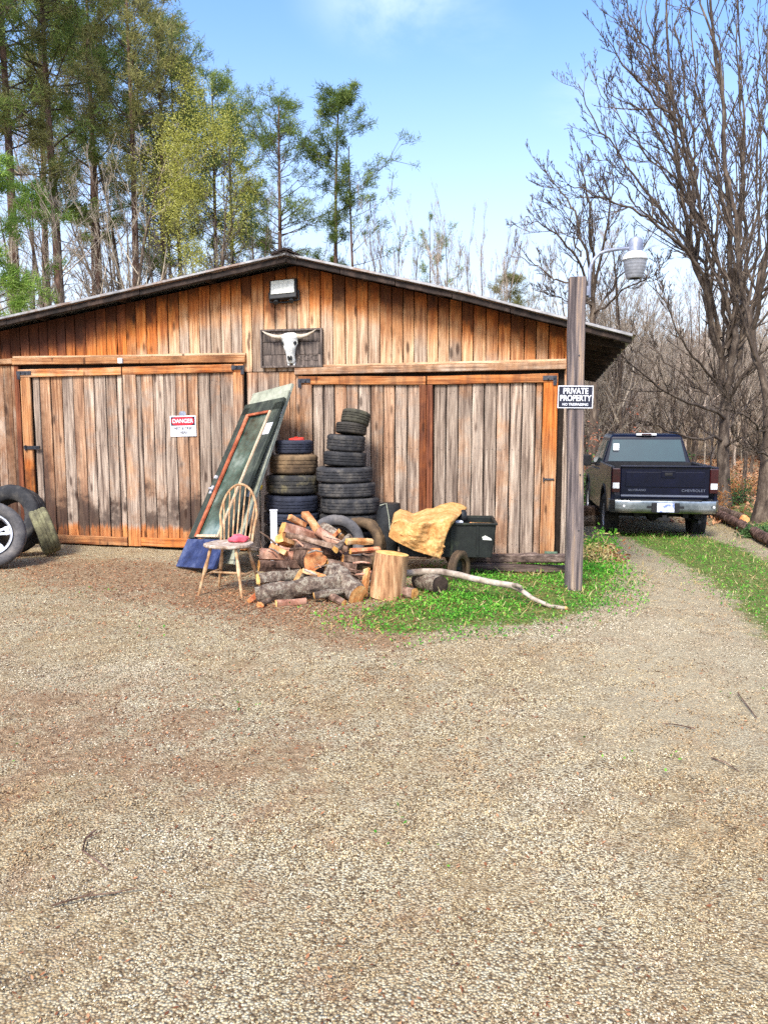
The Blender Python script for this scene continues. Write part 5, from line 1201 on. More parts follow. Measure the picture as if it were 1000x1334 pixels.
mb = MB(); mb.box((0, -.11, .765), (1.3, .14, .02)); mb.build('step_pad', 'trimblack', bmp)
mb = MB(); mb.box((0, -.195, .64), (.5, .03, .17)); mb.build('plate_recess', 'trimblack', bmp, bevel=.01)
mb = MB(); mb.box((-.0, -.214, .645), (.31, .008, .155)); lpt = mb.build('licence_plate', 'plate', bmp)
mb = MB(); mb.box((.28, -.2, .65), (.1, .03, .04)); mb.box((-.28, -.2, .65), (.1, .03, .04)); mb.build('hitch_slots', 'trimblack', bmp)
for s_ in (-.75, .86):
    mb = MB(); mb.lathe([(.001, -.012), (.022, -.01), (.024, 0)], 10, Matrix.Translation((s_, -.19, .66)) @ Matrix.Rotation(R(-90), 4, 'X')); mb.build('parking_sensor', 'white', bmp)
mb = MB(); mb.box((0, .05, .47), (.08, .4, .08)); mb.box((0, -.12, .44), (.2, .05, .05)); mb.build('hitch', 'trimblack', trk)
mb = MB(); mb.tube([(.55, 1.2, .4), (.6, .6, .38), (.72, .25, .36)], .035, 10); mb.build('exhaust_pipe', 'iron', trk)
# cab greenhouse
mb = MB(); ring_b = [(2.08, 1.3), (4.15, 1.16)]
bw, tw = .93, .74
V_ = [(-bw, 2.06, .8), (bw, 2.06, .8), (bw, 4.1, .8), (-bw, 4.1, .8), (-bw, 2.06, 1.26), (bw, 2.06, 1.26), (bw, 4.25, 1.16), (-bw, 4.25, 1.16), (-tw, 2.22, 1.82), (tw, 2.22, 1.82), (tw, 3.5, 1.84), (-tw, 3.5, 1.84), (-tw + .06, 2.3, 1.87), (tw - .06, 2.3, 1.87), (tw - .06, 3.4, 1.885), (-tw + .06, 3.4, 1.885)]
F_ = [(0, 1, 5, 4), (1, 2, 6, 5), (2, 3, 7, 6), (3, 0, 4, 7), (4, 5, 9, 8), (5, 6, 10, 9), (6, 7, 11, 10), (7, 4, 8, 11), (8, 9, 13, 12), (9, 10, 14, 13), (10, 11, 15, 14), (11, 8, 12, 15), (12, 13, 14, 15), (3, 2, 1, 0)]
mb.add(V_, F_); cab = mb.build('cab', 'paint', trk, bevel=.03)
def quad_on(pts4, name, mat, par, th=.012):
    a = [Vector(p) for p in pts4]; n_ = (a[1] - a[0]).cross(a[3] - a[0]).normalized(); mb = MB()
    mb.add([p + n_ * .006 for p in a] + [p + n_ * (.006 + th) for p in a], [(0, 1, 2, 3), (4, 7, 6, 5), (0, 4, 5, 1), (1, 5, 6, 2), (2, 6, 7, 3), (3, 7, 4, 0)]); return mb.build(name, mat, par)
rg = lambda x_, z_: (x_, 2.06 + .16 * (z_ - 1.26) / .56 , z_)
quad_on([rg(-.80, 1.34), rg(.80, 1.34), rg(.70, 1.76), rg(-.70, 1.76)], 'rear_window', 'window', cab)
quad_on([(-.7, 2.085, 1.55), (-.58, 2.085, 1.55), (-.57, 2.14, 1.68), (-.69, 2.14, 1.68)], 'window_sticker', 'white', cab, .016)
for s_ in (-1, 1):
    sw = lambda y_, z_: (s_ * (bw + (tw - bw) * (z_ - 1.22) / .6), y_, z_)
    p4 = [sw(2.35, 1.3), sw(3.0, 1.28), sw(2.98, 1.74), sw(2.42, 1.74)]; q4 = [sw(3.08, 1.28), sw(3.95, 1.24), sw(3.5, 1.74), sw(3.06, 1.74)]
    for pp in (p4, q4): quad_on(pp if s_ < 0 and False else (pp if s_ > 0 else pp[::-1]), 'side_window', 'window', cab)
    mb = MB(); mb.box((s_ * 1.09, 3.75, 1.3), (.2, .1, .24)); mb.box((s_ * .97, 3.78, 1.24), (.12, .05, .05)); mb.build('wing_mirror', 'trimblack', trk, bevel=.02)
    mb = MB(); mb.box((s_ * .978, 2.55, .95), (.012, .14, .03)); mb.box((s_ * .978, 3.3, .95), (.012, .14, .03)); mb.build('door_handle', 'chrome', trk)
mb = MB(); mb.box((0, 2.22, 1.865), (.42, .07, .045)); mb.build('lamp_housing', 'white', cab, bevel=.01)
mb = MB(); mb.box((0, 2.18, 1.867), (.2, .02, .028)); mb.build('brake_lamp', 'taillight', cab)
for s_ in (-1, 1):
    mb = MB(); mb.tube([(s_ * .66, 2.35, 1.9), (s_ * .66, 3.3, 1.91)], .014, 6); mb.build('roof_rail', 'trimblack', cab)
mb = MB(); mb.box((0, 5.5, .75), (1.7, .12, .5)); mb.build('grille', 'chrome', trk, bevel=.03)
for (x_, y_) in ((-.84, 1.15), (.84, 1.15), (-.84, 4.55), (.84, 4.55)):
    s_ = 1 if x_ > 0 else -1
    wr = thing('wheel', None, None); wr.parent = trk; wr.location = (x_ - s_ * .13, y_, .385); wr.rotation_euler = (0, R(90) * s_, 0)
    tyre_mesh(wr, .395, .27, .22, 'rubber', n=48)
    mb = MB(); mb.lathe([(.225, .25), (.205, .24), (.19, .18), (.1, .2), (.05, .235), (.001, .24)], 24); mb.build('rim', 'alloy', wr, smooth=True)
bpy.context.view_layer.update()

# ================================================================== trees
def tubes_np(segs):
    """segs: list of (points, radii, sides) -> one numpy mesh"""
    V, Q = [], []; base = 0
    for pts, rad, n in segs:
        p = np.asarray(pts, float); m_ = len(p); d = np.empty_like(p); d[1:-1] = p[2:] - p[:-2]; d[0] = p[1] - p[0]; d[-1] = p[-1] - p[-2]
        d /= np.linalg.norm(d, axis=1)[:, None] + 1e-9
        ref = np.cross(d[0], (0.3, .2, 1) if abs(d[0][2]) < .9 else (1, .1, 0)); ref /= np.linalg.norm(ref) + 1e-9
        u = ref - d * (d @ ref)[:, None]; u /= np.linalg.norm(u, axis=1)[:, None] + 1e-9; v = np.cross(d, u)
        a = np.arange(n) * 2 * np.pi / n
        rg_ = p[:, None] + (u[:, None] * np.cos(a)[None, :, None] + v[:, None] * np.sin(a)[None, :, None]) * np.asarray(rad)[:, None, None]
        V.append(rg_.reshape(-1, 3)); k = np.arange(n); i = np.arange(m_ - 1)[:, None]
        q = np.stack([i * n + k, i * n + (k + 1) % n, (i + 1) * n + (k + 1) % n, (i + 1) * n + k], -1).reshape(-1, 4) + base
        Q.append(q); base += m_ * n
    return np.concatenate(V), np.concatenate(Q)
def branch(rs, p, d, L, r, n, jit, up, taper=.25):
    p = np.array(p, float); d = np.array(d, float); d /= np.linalg.norm(d); pts = [p]; step = L / n
    for i in range(n):
        d = d + rs.normal(0, jit, 3) + np.array([0, 0, up]); d /= np.linalg.norm(d); pts.append(pts[-1] + d * step)
    return np.array(pts), r * (1 - (1 - taper) * np.linspace(0, 1, n + 1) ** .9)
def spread_dir(rs, d, ang):
    a = rs.normal(0, 1, 3); a -= d * (a @ d); a /= np.linalg.norm(a) + 1e-9; return d * math.cos(ang) + a * math.sin(ang)
def ramify(rs, out, pts, rad, level, nsub, Lr, ang, up, jit, t0=.2, minr=.004, tips=None, maxlev=3):
    n = len(pts) - 1; L = np.linalg.norm(np.diff(pts, axis=0), axis=1).sum()
    for t_ in np.sort(rs.uniform(t0, 1, nsub[level])):
        f_ = t_ * n; i = min(int(f_), n - 1); q = pts[i] + (pts[i + 1] - pts[i]) * (f_ - i); d = pts[i + 1] - pts[i]; d = d / (np.linalg.norm(d) + 1e-9)
        rr_ = max(minr, (rad[i] + (rad[i + 1] - rad[i]) * (f_ - i)) * rs.uniform(.4, .65)); LL = L * Lr * rs.uniform(.55, 1.2) * (1.15 - .6 * t_)
        dd = spread_dir(rs, d, rs.uniform(*ang)); ns = (6, 5, 4, 3)[min(level, 3)]
        bp, brad = branch(rs, q, dd, LL, rr_, ns, jit, up, .3); brad = np.maximum(brad, minr * .8)
        out.append((bp, brad, 5 if level == 0 else (4 if rr_ > .012 else 3)))
        if tips is not None: tips.append(bp[-1])
        if level + 1 < len(nsub): ramify(rs, out, bp, brad, level + 1, nsub, Lr * 1.05, ang, up, jit, .15, minr, tips, maxlev)
def bare_mesh(seed, H, r0, nl, nsub, spread=.5, up=.06, t0=.3, Lr=.42, lean=(0, 0), minr=.006, fork=0, jit=.09):
    rs = np.random.RandomState(seed); trunk = []; cr = []
    tp, tr_ = branch(rs, (0, 0, -.3), (lean[0], lean[1], 1), H, r0, 12, .035, .02, .12); tr_[0] *= 1.5; trunk.append((tp, tr_, 9))
    stems = [(tp, tr_)]
    for k in range(fork):
        i = rs.randint(3, 6); dd = spread_dir(rs, np.array([0, 0, 1.]), rs.uniform(.25, .5)); bp, brad = branch(rs, tp[i], dd, H * rs.uniform(.5, .68), tr_[i] * .7, 9, .06, .05, .12); trunk.append((bp, brad, 7)); stems.append((bp, brad))
    for sp_, sr in stems: ramify(rs, cr, sp_, sr, 0, (nl,) + nsub, Lr, (spread * .6, spread * 1.5), up, jit, t0, minr)
    return tubes_np(trunk), tubes_np(cr)
def make_tree(kind, label, cat_, trunkVQ, crownVQ, mt, mc, group=None, leaf=None, leafmat_=None, smooth=True):
    t_ = thing(kind, label, cat_, group=group)
    a = npmesh('trunk', *trunkVQ, mt, t_, smooth=True); kids = [a]
    if crownVQ is not None: kids.append(npmesh('branches', *crownVQ, mc, t_))
    if leaf is not None: kids.append(npmesh('foliage' , leaf[0], leaf[1], leafmat_, t_, v=leaf[2]))
    return t_, kids
def needles(rs, centers, dirs, per, L, wd, spreadv=.9, cl=1.):
    n = len(centers); c = np.repeat(centers, per, 0); d0 = np.repeat(dirs, per, 0)
    d = d0 + rs.normal(0, spreadv, (n * per, 3)); d /= np.linalg.norm(d, axis=1)[:, None] + 1e-9
    s_ = np.cross(d, rs.normal(0, 1, (n * per, 3))); s_ /= np.linalg.norm(s_, axis=1)[:, None] + 1e-9
    c = c + rs.normal(0, L * .35 * cl, c.shape); LL = L * rs.uniform(.6, 1.2, (n * per, 1))
    V = np.stack([c - s_ * wd, c + s_ * wd, c + d * LL], 1).reshape(-1, 3); Q = np.arange(3 * n * per).reshape(-1, 3)
    v = np.repeat(np.repeat(rs.rand(n), per) * .6 + rs.rand(n * per) * .4, 3); return V, Q, v
def leaves(rs, centers, per, L, wd, sc):
    n = len(centers) * per; c = np.repeat(centers, per, 0) + rs.normal(0, sc, (n, 3))
    d = rs.normal(0, 1, (n, 3)); d /= np.linalg.norm(d, axis=1)[:, None]; s_ = np.cross(d, rs.normal(0, 1, (n, 3))); s_ /= np.linalg.norm(s_, axis=1)[:, None] + 1e-9
    LL = L * rs.uniform(.6, 1.3, (n, 1)); V = np.stack([c, c + d * LL * .5 + s_ * wd, c + d * LL, c + d * LL * .5 - s_ * wd], 1).reshape(-1, 3)
    return V, np.arange(4 * n).reshape(-1, 4), np.repeat(np.repeat(rs.rand(len(centers)), per) * .5 + rs.rand(n) * .5, 4)
def pine_mesh(seed, H, r0, cb, cw, nb, ntuft, per=16, L=.24, wd=.013, top_heavy=.5, droop=.0, stubs=14, asym=None):
    rs = np.random.RandomState(seed); tp, tr_ = branch(rs, (0, 0, -.3), (0, 0, 1), H + .3, r0, 14, .012, .03, .15); tr_[0] *= 1.3
    br_, cen, dr = [], [], []
    def at(h): f_ = (h + .3) / (H + .3) * 14; i = min(int(f_), 13); return tp[i] + (tp[i + 1] - tp[i]) * (f_ - i), tr_[i]
    for k in range(nb):
        h = H * (cb + (1 - cb) * rs.rand() ** .8); f_ = (h / H - cb) / (1 - cb)
        q, rr_ = at(min(h, H * .985)); az_ = rs.uniform(0, 2 * np.pi); prof = (math.sin(math.pi * min(1, .12 + f_ * .86)) ** .7) * (1 - top_heavy) + top_heavy * (.5 + .9 * f_) * (1 - max(0, f_ - .8) * 3.4)
        LL = cw * prof * rs.uniform(.5, 1.15); 
        if asym is not None: LL *= 1 + .6 * math.cos(az_ - asym)
        LL = max(.25, LL); d = np.array([math.cos(az_), math.sin(az_), .15 + .7 * f_ - droop])
        bp, brad = branch(rs, q, d, LL, max(.012, rr_ * .32), 5, .09, .05, .3); br_.append((bp, brad, 4))
        for m_ in range(rs.randint(2, 5)):
            i = rs.randint(2, 5); sub, srad = branch(rs, bp[i], spread_dir(rs, (bp[i] - bp[i - 1]) / np.linalg.norm(bp[i] - bp[i - 1]), rs.uniform(.5, 1.)), LL * rs.uniform(.2, .42), .012, 3, .1, .06, .5); br_.append((sub, srad, 3))
            for w_ in range(max(1, ntuft // 3)):
                t_ = rs.uniform(.4, 1.); j = min(2, int(t_ * 3)); c = sub[j] + (sub[j + 1] - sub[j]) * (t_ * 3 - j); cen.append(c); e = sub[j + 1] - sub[j]; dr.append(e / np.linalg.norm(e) * .8)
        for w_ in range(ntuft):
            t_ = rs.uniform(.45, 1.) ; j = min(4, int(t_ * 5)); c = bp[j] + (bp[j + 1] - bp[j]) * (t_ * 5 - j); cen.append(c + rs.normal(0, .07, 3)); e = bp[j + 1] - bp[j]; dr.append(e / np.linalg.norm(e) * .8)
    for k in range(stubs):
        h = H * rs.uniform(.2, cb + .1); q, rr_ = at(h); az_ = rs.uniform(0, 6.28); bp, brad = branch(rs, q, (math.cos(az_), math.sin(az_), rs.uniform(-.25, .3)), rs.uniform(.3, 1.5), .02, 4, .14, 0, .25); br_.append((bp, brad, 3))
    return tubes_np([(tp, tr_, 9)]), tubes_np(br_), needles(rs, np.array(cen), np.array(dr), per, L, wd)

def place(px, Y, z=None):
    x = P(px, 557, Y).x; return Vector((x, Y, float(gz(x, Y)) - .05))
hpx = lambda py, Y, b: topz(py, Y) - b.z
rr = random.Random(31)
# --- pines: five masters, the rest are copies
PV = {}
def pine(kind, px, Y, top_py, label, rz=None, wx=1.):
    """stand a pine of one of the kinds so that it is as tall as the place asks"""
    b = place(px, Y); H = hpx(top_py, Y, b); base = PV[kind]; s_ = H / base['H']; sw = base.get('sw', 1) * (s_ * .5 + .5) * wx
    if not base['used']:
        o = base['root']; base['used'] = True; o.location = b; o.rotation_euler = (0, 0, rz if rz is not None else rr.uniform(0, 6)); o.scale = (sw, sw, s_); o['label'] = label
    else:
        o = dup(base['root'], base['kids'], b, (0, 0, rz if rz is not None else rr.uniform(0, 6)), (sw, sw, s_), label)
    return o
def add_kind(k, H, mats, **kw):
    tr_, br_, nd = pine_mesh(H=H, **kw); root, kids = make_tree('pine_tree', 'pine', 'pine tree', tr_, br_, mats[0], mats[1], 'pines standing behind the shed', nd, mats[2]); PV[k] = dict(root=root, kids=kids, H=H, used=False)
add_kind('dense', 17, ('pine_bark', 'twig', 'needles'), seed=1, r0=.2, cb=.45, cw=2.9, nb=62, ntuft=9, top_heavy=.25, L=.27, wd=.012)
add_kind('dense2', 16, ('pine_bark', 'twig', 'needles_olive'), seed=2, r0=.18, cb=.5, cw=2.5, nb=60, ntuft=9, top_heavy=.3, L=.27, wd=.012)
add_kind('open', 13.5, ('pine_bark', 'twig', 'needles'), seed=3, r0=.17, cb=.48, cw=2.1, nb=64, ntuft=8, top_heavy=.42, stubs=26, L=.2, wd=.01)
add_kind('clumpy', 14, ('pine_bark', 'twig', 'needles'), seed=14, r0=.15, cb=.5, cw=1.5, nb=36, ntuft=11, top_heavy=.8, stubs=26, L=.22, wd=.012)
add_kind('sparse', 12.5, ('pine_bark', 'twig', 'needles'), seed=5, r0=.11, cb=.45, cw=2.0, nb=22, ntuft=7, top_heavy=.3, stubs=26, asym=0., L=.2, wd=.011)
add_kind('bright', 12, ('pine_bark', 'twig', 'needles_bright'), seed=6, r0=.14, cb=.42, cw=2.0, nb=26, ntuft=13, top_heavy=.1, L=.26, wd=.014)
for a in [('dense', -55, 19, -260, 'dark pine cut by the left edge of the picture, towering over the shed', None, 1.), ('dense2', 25, 22, -200, 'olive toned tall pine near the left edge behind the shed', None, 1.05), ('dense', 88, 23, -160, 'tall dark green pine second from the left behind the shed roof', None, 1.), ('dense', 140, 27, -60, 'full crowned dark pine rising above the middle of the left roof slope', None, 1.),
          ('dense2', 178, 24, -40, 'tall olive pine reaching the top of the picture left of the yellow green tree', None, 1.), ('dense', 216, 26, 28, 'dark pine just left of the yellow green tree', None, .9), ('dense2', 62, 28, -60, 'olive pine deep between the two tallest dark pines', None, 1.), ('dense2', 248, 28, 78, 'olive pine directly behind the yellow green tree', None, .85), ('dense', 284, 29, 100, 'dark pine right behind the edge of the yellow green tree', None, .8), ('open', 309, 31, 148, 'slim pine closing the left group, right of the yellow green tree', None, .9),
          ('open', 366, 28, 134, 'rounded pine with a bare reddish trunk rising above the shed ridge', 1.2, 1.), ('clumpy', 437, 28, 122, 'tallest lone pine with dark clumped crown right of the ridge', 2.4, 1.), ('sparse', 466, 28, 190, 'thin pine with few clumps on branches reaching to the right', -.2, 1.), ('sparse', 560, 33, 286, 'small straggly pine among the bare saplings right of the ridge', 1., .7),
          ('bright', 4, 17, 196, 'bright sunlit green pine low at the left edge over the roof', None, .85), ('bright', 52, 21, 236, 'bright green young pine left above the shed roof', None, .7), ('dense2', 130, 30, 60, 'slender olive pine far back between the dark pines', None, .8), ('dense', 232, 33, 200, 'short dark pine far behind under the yellow green tree', None, .9), ('dense2', 655, 34, 362, 'low evergreen top peeking over the right roof slope', None, .9), ('dense2', 338, 34, 250, 'low dark pine left of the rounded pine over the ridge', None, .8)]:
    pine(a[0], a[1], a[2], a[3], a[4], a[5], a[6])
# --- yellow green spring tree
yb = place(268, 21); Hy = hpx(92, 21, yb)
trV, crV = bare_mesh(40, Hy * .74, .11, 16, (7, 5), spread=.55, up=.05, t0=.4, Lr=.28, minr=.007)
rs = np.random.RandomState(8); cen = []
while len(cen) < 400:
    h = rs.uniform(.52, 1.0) if rs.rand() < .95 else rs.uniform(.3, .5); a = rs.uniform(0, 6.28); R_ = 1.3 * math.sin(math.pi * min(1, max(.05, (h - .44) / .6))) ** .7 * rs.rand() ** .5
    c = np.array([R_ * math.cos(a) * 1.15, R_ * math.sin(a), h * Hy])
    if mnoise.noise(Vector(c * 1.1)) + .35 * mnoise.noise(Vector(c * 2.7)) > .06: cen.append(c)
yt, kids_ = make_tree('spring_tree', 'yellow green leafing tree standing among the dark pines behind the left roof', 'tree', trV, crV, 'twig', 'twig', None, leaves(rs, np.array(cen), 46, .055, .014, .2), 'yellowgreen'); yt.location = yb
# --- bare deciduous masters
BV = []
for sd_, H_, r0_, nl_, nsub_, spd, up_, fk in ((60, 12, .13, 16, (8, 6), .5, .07, 1), (61, 11, .11, 18, (7, 6), .42, .1, 2), (62, 13, .15, 18, (8, 6), .62, .05, 1), (63, 9, .08, 14, (7, 5), .34, .12, 2)):
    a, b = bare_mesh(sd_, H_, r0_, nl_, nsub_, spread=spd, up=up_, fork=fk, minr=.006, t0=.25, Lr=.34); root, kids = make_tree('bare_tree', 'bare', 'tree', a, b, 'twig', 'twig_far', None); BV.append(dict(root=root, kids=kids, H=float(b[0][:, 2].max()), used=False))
def bare(k, px, Y, top_py, label, group=None, w_=1., at_=None):
    b = place(px, Y) if at_ is None else at_; H = hpx(top_py, Y, b); v = BV[k]; s_ = H / v['H'] ; sw = (s_ * .6 + .4) * w_; rz = rr.uniform(0, 6)
    if not v['used']: o = v['root']; v['used'] = True; o.location = b; o.rotation_euler = (0, 0, rz); o.scale = (sw, sw, s_); o['label'] = label
    else: o = dup(v['root'], v['kids'], b, (0, 0, rz), (sw, sw, s_), label)
    if group: o['group'] = group
    elif 'group' in o: del o['group']
    return o
for a in [(3, 528, 29, 236, 'bare sapling right of the thin pine, above the shed roof', .8), (3, 548, 30, 250, 'slim bare sapling second from the thin pine', .7), (0, 590, 30, 238, 'taller bare sapling over the middle of the right roof slope', .6), (3, 606, 28, 268, 'purplish bare sapling just left of the gap in the skyline', .7), (3, 575, 29, 262, 'leaning bare sapling between two taller ones over the roof', .7),
          (3, 628, 27, 262, 'lone bare sapling right of the skyline gap', .75), (3, 655, 30, 285, 'short bare sapling over the right roof slope', .8), (1, 495, 31, 300, 'low bare tree under the branches of the thin pine', .8), (1, 402, 31, 290, 'bare twiggy tree between the rounded pine and the tall lone pine', .8), (0, 340, 28, 210, 'bare tree left of the rounded pine at the ridge', .7)]:
    bare(a[0], a[1], a[2], a[3], a[4], None, a[5])
bare(2, 812, 27, 262, 'bare tree between the yard lamp and the large bare tree', None, .9)
bare(1, 735, 28, 300, 'bare tree just left of the grey post top, beyond the roof', None, .9)
for i, (px_, Y_, tp_, k_) in enumerate([(40, 19, 190, 1), (112, 20, 180, 0), (165, 21, 150, 2), (190, 22, 210, 3), (225, 24, 250, 0), (170, 28, 120, 2), (300, 26, 240, 3), (75, 27, 130, 2), (275, 27, 260, 1), (140, 29, 230, 3)]):
    bare(k_, px_, Y_, tp_, 'pale bare tree among the pines behind the left half of the roof', 'bare trees among the left pines')
# hillside woods on the right: individuals in front, then a far mass
lab_ = [('bare grey tree on the slope between the shed eave and the pickup', 'bare trees on the slope left of the pickup', 745, 800), ('bare grey tree on the slope straight above the pickup cab', 'bare trees on the slope behind the pickup', 800, 915), ('bare grey tree on the slope right of the large bare tree', 'bare trees on the slope at the right edge', 950, 1130)]
for i in range(54):
    lb, gp, x0_, x1_ = lab_[i % 3]; Y_ = rr.uniform(26, 44); px_ = rr.uniform(x0_, x1_)
    bare(rr.randrange(4), px_, Y_, rr.uniform(330, 450), lb, gp, .95)
libt = bpy.data.collections.new('far_trees')
for k in range(4):
    a, b = bare_mesh(80 + k, 8, .07, 18, (7, 5), spread=.4 + .05 * k, up=.09, fork=1, minr=.012, t0=.15, Lr=.34)
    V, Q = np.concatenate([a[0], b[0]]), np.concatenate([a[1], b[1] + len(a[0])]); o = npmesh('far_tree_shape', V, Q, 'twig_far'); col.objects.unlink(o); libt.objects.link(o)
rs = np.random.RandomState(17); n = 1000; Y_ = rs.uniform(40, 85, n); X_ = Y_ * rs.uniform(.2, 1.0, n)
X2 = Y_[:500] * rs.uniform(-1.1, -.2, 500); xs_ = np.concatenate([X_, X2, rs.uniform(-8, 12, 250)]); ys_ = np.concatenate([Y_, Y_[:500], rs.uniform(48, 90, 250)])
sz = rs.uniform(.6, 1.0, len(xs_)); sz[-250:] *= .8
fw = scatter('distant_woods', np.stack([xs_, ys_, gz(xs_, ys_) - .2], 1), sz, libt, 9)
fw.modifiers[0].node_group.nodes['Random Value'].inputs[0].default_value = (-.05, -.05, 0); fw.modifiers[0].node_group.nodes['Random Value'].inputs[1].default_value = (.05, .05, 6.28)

# --- the two big bare trees on the right, limbs laid out one by one
def hero(name, label, base_px, base_py, Y, trunk_pts, r0, limbs, seed, nsub, Lr, extra=(.33, .66)):
    b = P(base_px, base_py, Y); b.z = float(gz(b.x, b.y)) - .1; rs = np.random.RandomState(seed); tr_, cr = [], []
    def samp(p_, t_): f_ = t_ * (len(p_) - 1); i = min(int(f_), len(p_) - 2); return np.array(p_[i], float) + (np.array(p_[i + 1], float) - np.array(p_[i], float)) * (f_ - i)
    longs = sorted([l for l in limbs if len(l[0]) >= 6 and l[0][-1][1] < 300], key=lambda l: l[0][-1][0] - l[0][-1][1] * .3)
    for l0, l1 in zip(longs[:-1], longs[1:]):            # limbs between the main ones fill the fan
        for w_ in extra:
            dz_ = rs.uniform(-1.3, 1.3); k0 = rs.uniform(.12, .3); limbs = limbs + [([tuple(samp(l0[0], k0 + (1 - k0) * s_) * (1 - w_) + samp(l1[0], k0 + (1 - k0) * s_) * w_ + np.array([rs.normal(0, 5), rs.normal(0, 5) , dz_ * s_])) for s_ in np.linspace(0, rs.uniform(.75, 1.0), 7)], (l0[1] + l1[1]) * .29)]
    def W_(px_, py_, dy): q = P(px_, py_, Y + dy) - b; return np.array(q)
    tp = np.array([np.zeros(3)] + [W_(*q) for q in trunk_pts]); n = len(tp); rad = r0 * (1 - .45 * np.linspace(0, 1, n)); rad[0] *= 1.45; tr_.append((tp, rad, 12))
    for pts, r_a in limbs:
        lp_ = np.array([W_(*q) for q in pts]); fine_ = [lp_[0]]
        for i in range(len(lp_) - 1):
            for s_ in (.33, .66, 1.): fine_.append(lp_[i] + (lp_[i + 1] - lp_[i]) * s_ + (rs.normal(0, .05, 3) if s_ < 1 else 0))
        lp_ = np.array(fine_); rad = r_a * .8 * (1 - .82 * np.linspace(0, 1, len(lp_)) ** .8); cr.append((lp_, rad, 7)); ramify(rs, cr, lp_, rad, 0, nsub, Lr, (.3, .8), .1, .08, .12, .0075)
    t_, kids = make_tree(name, label, 'tree', tubes_np(tr_), tubes_np(cr), 'twig', 'twig'); t_.location = b; return t_
hero('bare_tree', 'large bare tree with many rising limbs and a thick trunk just right of the pickup', 942, 662, 20.5, [(942, 640, 0), (941, 600, 0), (942, 570, .05), (943, 540, .1), (944, 505, .1)], .19, [
    ([(944, 508, .1), (940, 470, .2), (925, 420, .4), (905, 350, .5), (888, 260, .7), (878, 150, .8), (868, 40, .9), (866, -60, 1)], .13),
    ([(944, 508, .1), (955, 460, -.1), (958, 400, -.2), (950, 320, -.4), (944, 220, -.5), (938, 110, -.6), (925, 10, -.6), (920, -60, -.6)], .14),
    ([(944, 510, .1), (965, 450, .3), (985, 380, .5), (1010, 290, .8), (1030, 180, 1), (1040, 60, 1.2)], .11),
    ([(943, 530, .1), (975, 480, -.5), (1010, 430, -1), (1050, 380, -1.4)], .08),
    ([(940, 470, .2), (915, 357, -.6), (878, 313, -1.1), (844, 282, -1.5), (813, 269, -1.8), (772, 255, -2.1), (738, 240, -2.3)], .07),
    ([(938, 440, .2), (918, 343, .9), (878, 296, 1.4), (837, 245, 1.8), (806, 200, 2), (772, 153, 2.2), (752, 109, 2.3)], .075),
    ([(925, 420, .4), (929, 320, -.4), (905, 235, -.8), (884, 160, -1.2), (845, 119, -1.5), (810, 85, -1.7), (789, 48, -1.8)], .07),
    ([(905, 350, .5), (905, 218, 1), (884, 153, 1.3), (861, 99, 1.6), (833, 54, 1.8), (816, 0, 2), (810, -40, 2)], .06),
    ([(950, 320, -.4), (935, 230, .6), (915, 140, 1), (900, 50, 1.3), (892, -40, 1.4)], .06),
    ([(958, 400, -.2), (972, 300, -1), (968, 200, -1.5), (962, 100, -1.7), (958, -20, -1.8)], .07),
    ([(955, 440, 0), (990, 330, .6), (990, 220, 1), (985, 110, 1.2), (990, 0, 1.3)], .06),
    ([(941, 575, 0), (900, 571, -.8), (868, 562, -1.4), (842, 548, -1.9), (818, 552, -2.2), (780, 557, -2.5)], .05),
    ([(941, 570, 0), (915, 558, .5), (880, 542, 1.), (862, 516, 1.3), (830, 523, 1.5), (795, 521, 1.6)], .045),
    ([(943, 545, 0), (905, 527, -.8), (870, 512, -1.5), (838, 488, -2), (812, 466, -2.4), (790, 440, -2.8)], .06),
    ([(943, 535, 0), (915, 510, 1), (880, 480, 1.6), (850, 455, 2), (820, 425, 2.3)], .05),
    ([(944, 515, 0), (925, 490, -1), (902, 465, -1.6), (880, 430, -2), (855, 380, -2.2), (830, 345, -2.4)], .055),
    ([(942, 580, 0), (965, 570, -.5), (985, 582, -1), (1005, 600, -1.4)], .045),
    ([(943, 560, 0), (958, 535, .8), (980, 520, 1.4), (1010, 500, 1.8)], .045)], 5, (18, 9, 5), .25)
hero('bare_tree', 'bare tree with a leaning limb, cut by the right edge of the picture', 994, 692, 16.2, [(996, 650, 0), (1000, 600, 0), (1002, 560, 0), (1000, 520, 0)], .2, [
    ([(1000, 522, 0), (990, 480, 0), (979, 430, .1), (966, 370, .2), (960, 306, .3), (949, 238, .4), (942, 136, .5), (925, 40, .6), (912, -20, .6)], .11),
    ([(1000, 530, 0), (1020, 450, .3), (1040, 350, .6), (1050, 220, .8), (1045, 80, 1)], .11),
    ([(979, 430, .1), (995, 350, -.5), (1000, 260, -.8), (1004, 150, -1), (1000, 30, -1)], .07),
    ([(1000, 560, 0), (975, 545, -.6), (955, 525, -1), (930, 500, -1.2)], .035),
    ([(1001, 600, 0), (985, 590, -.5), (968, 580, -.9), (950, 562, -1.1)], .03)], 9, (18, 9, 5), .27, (.5,))
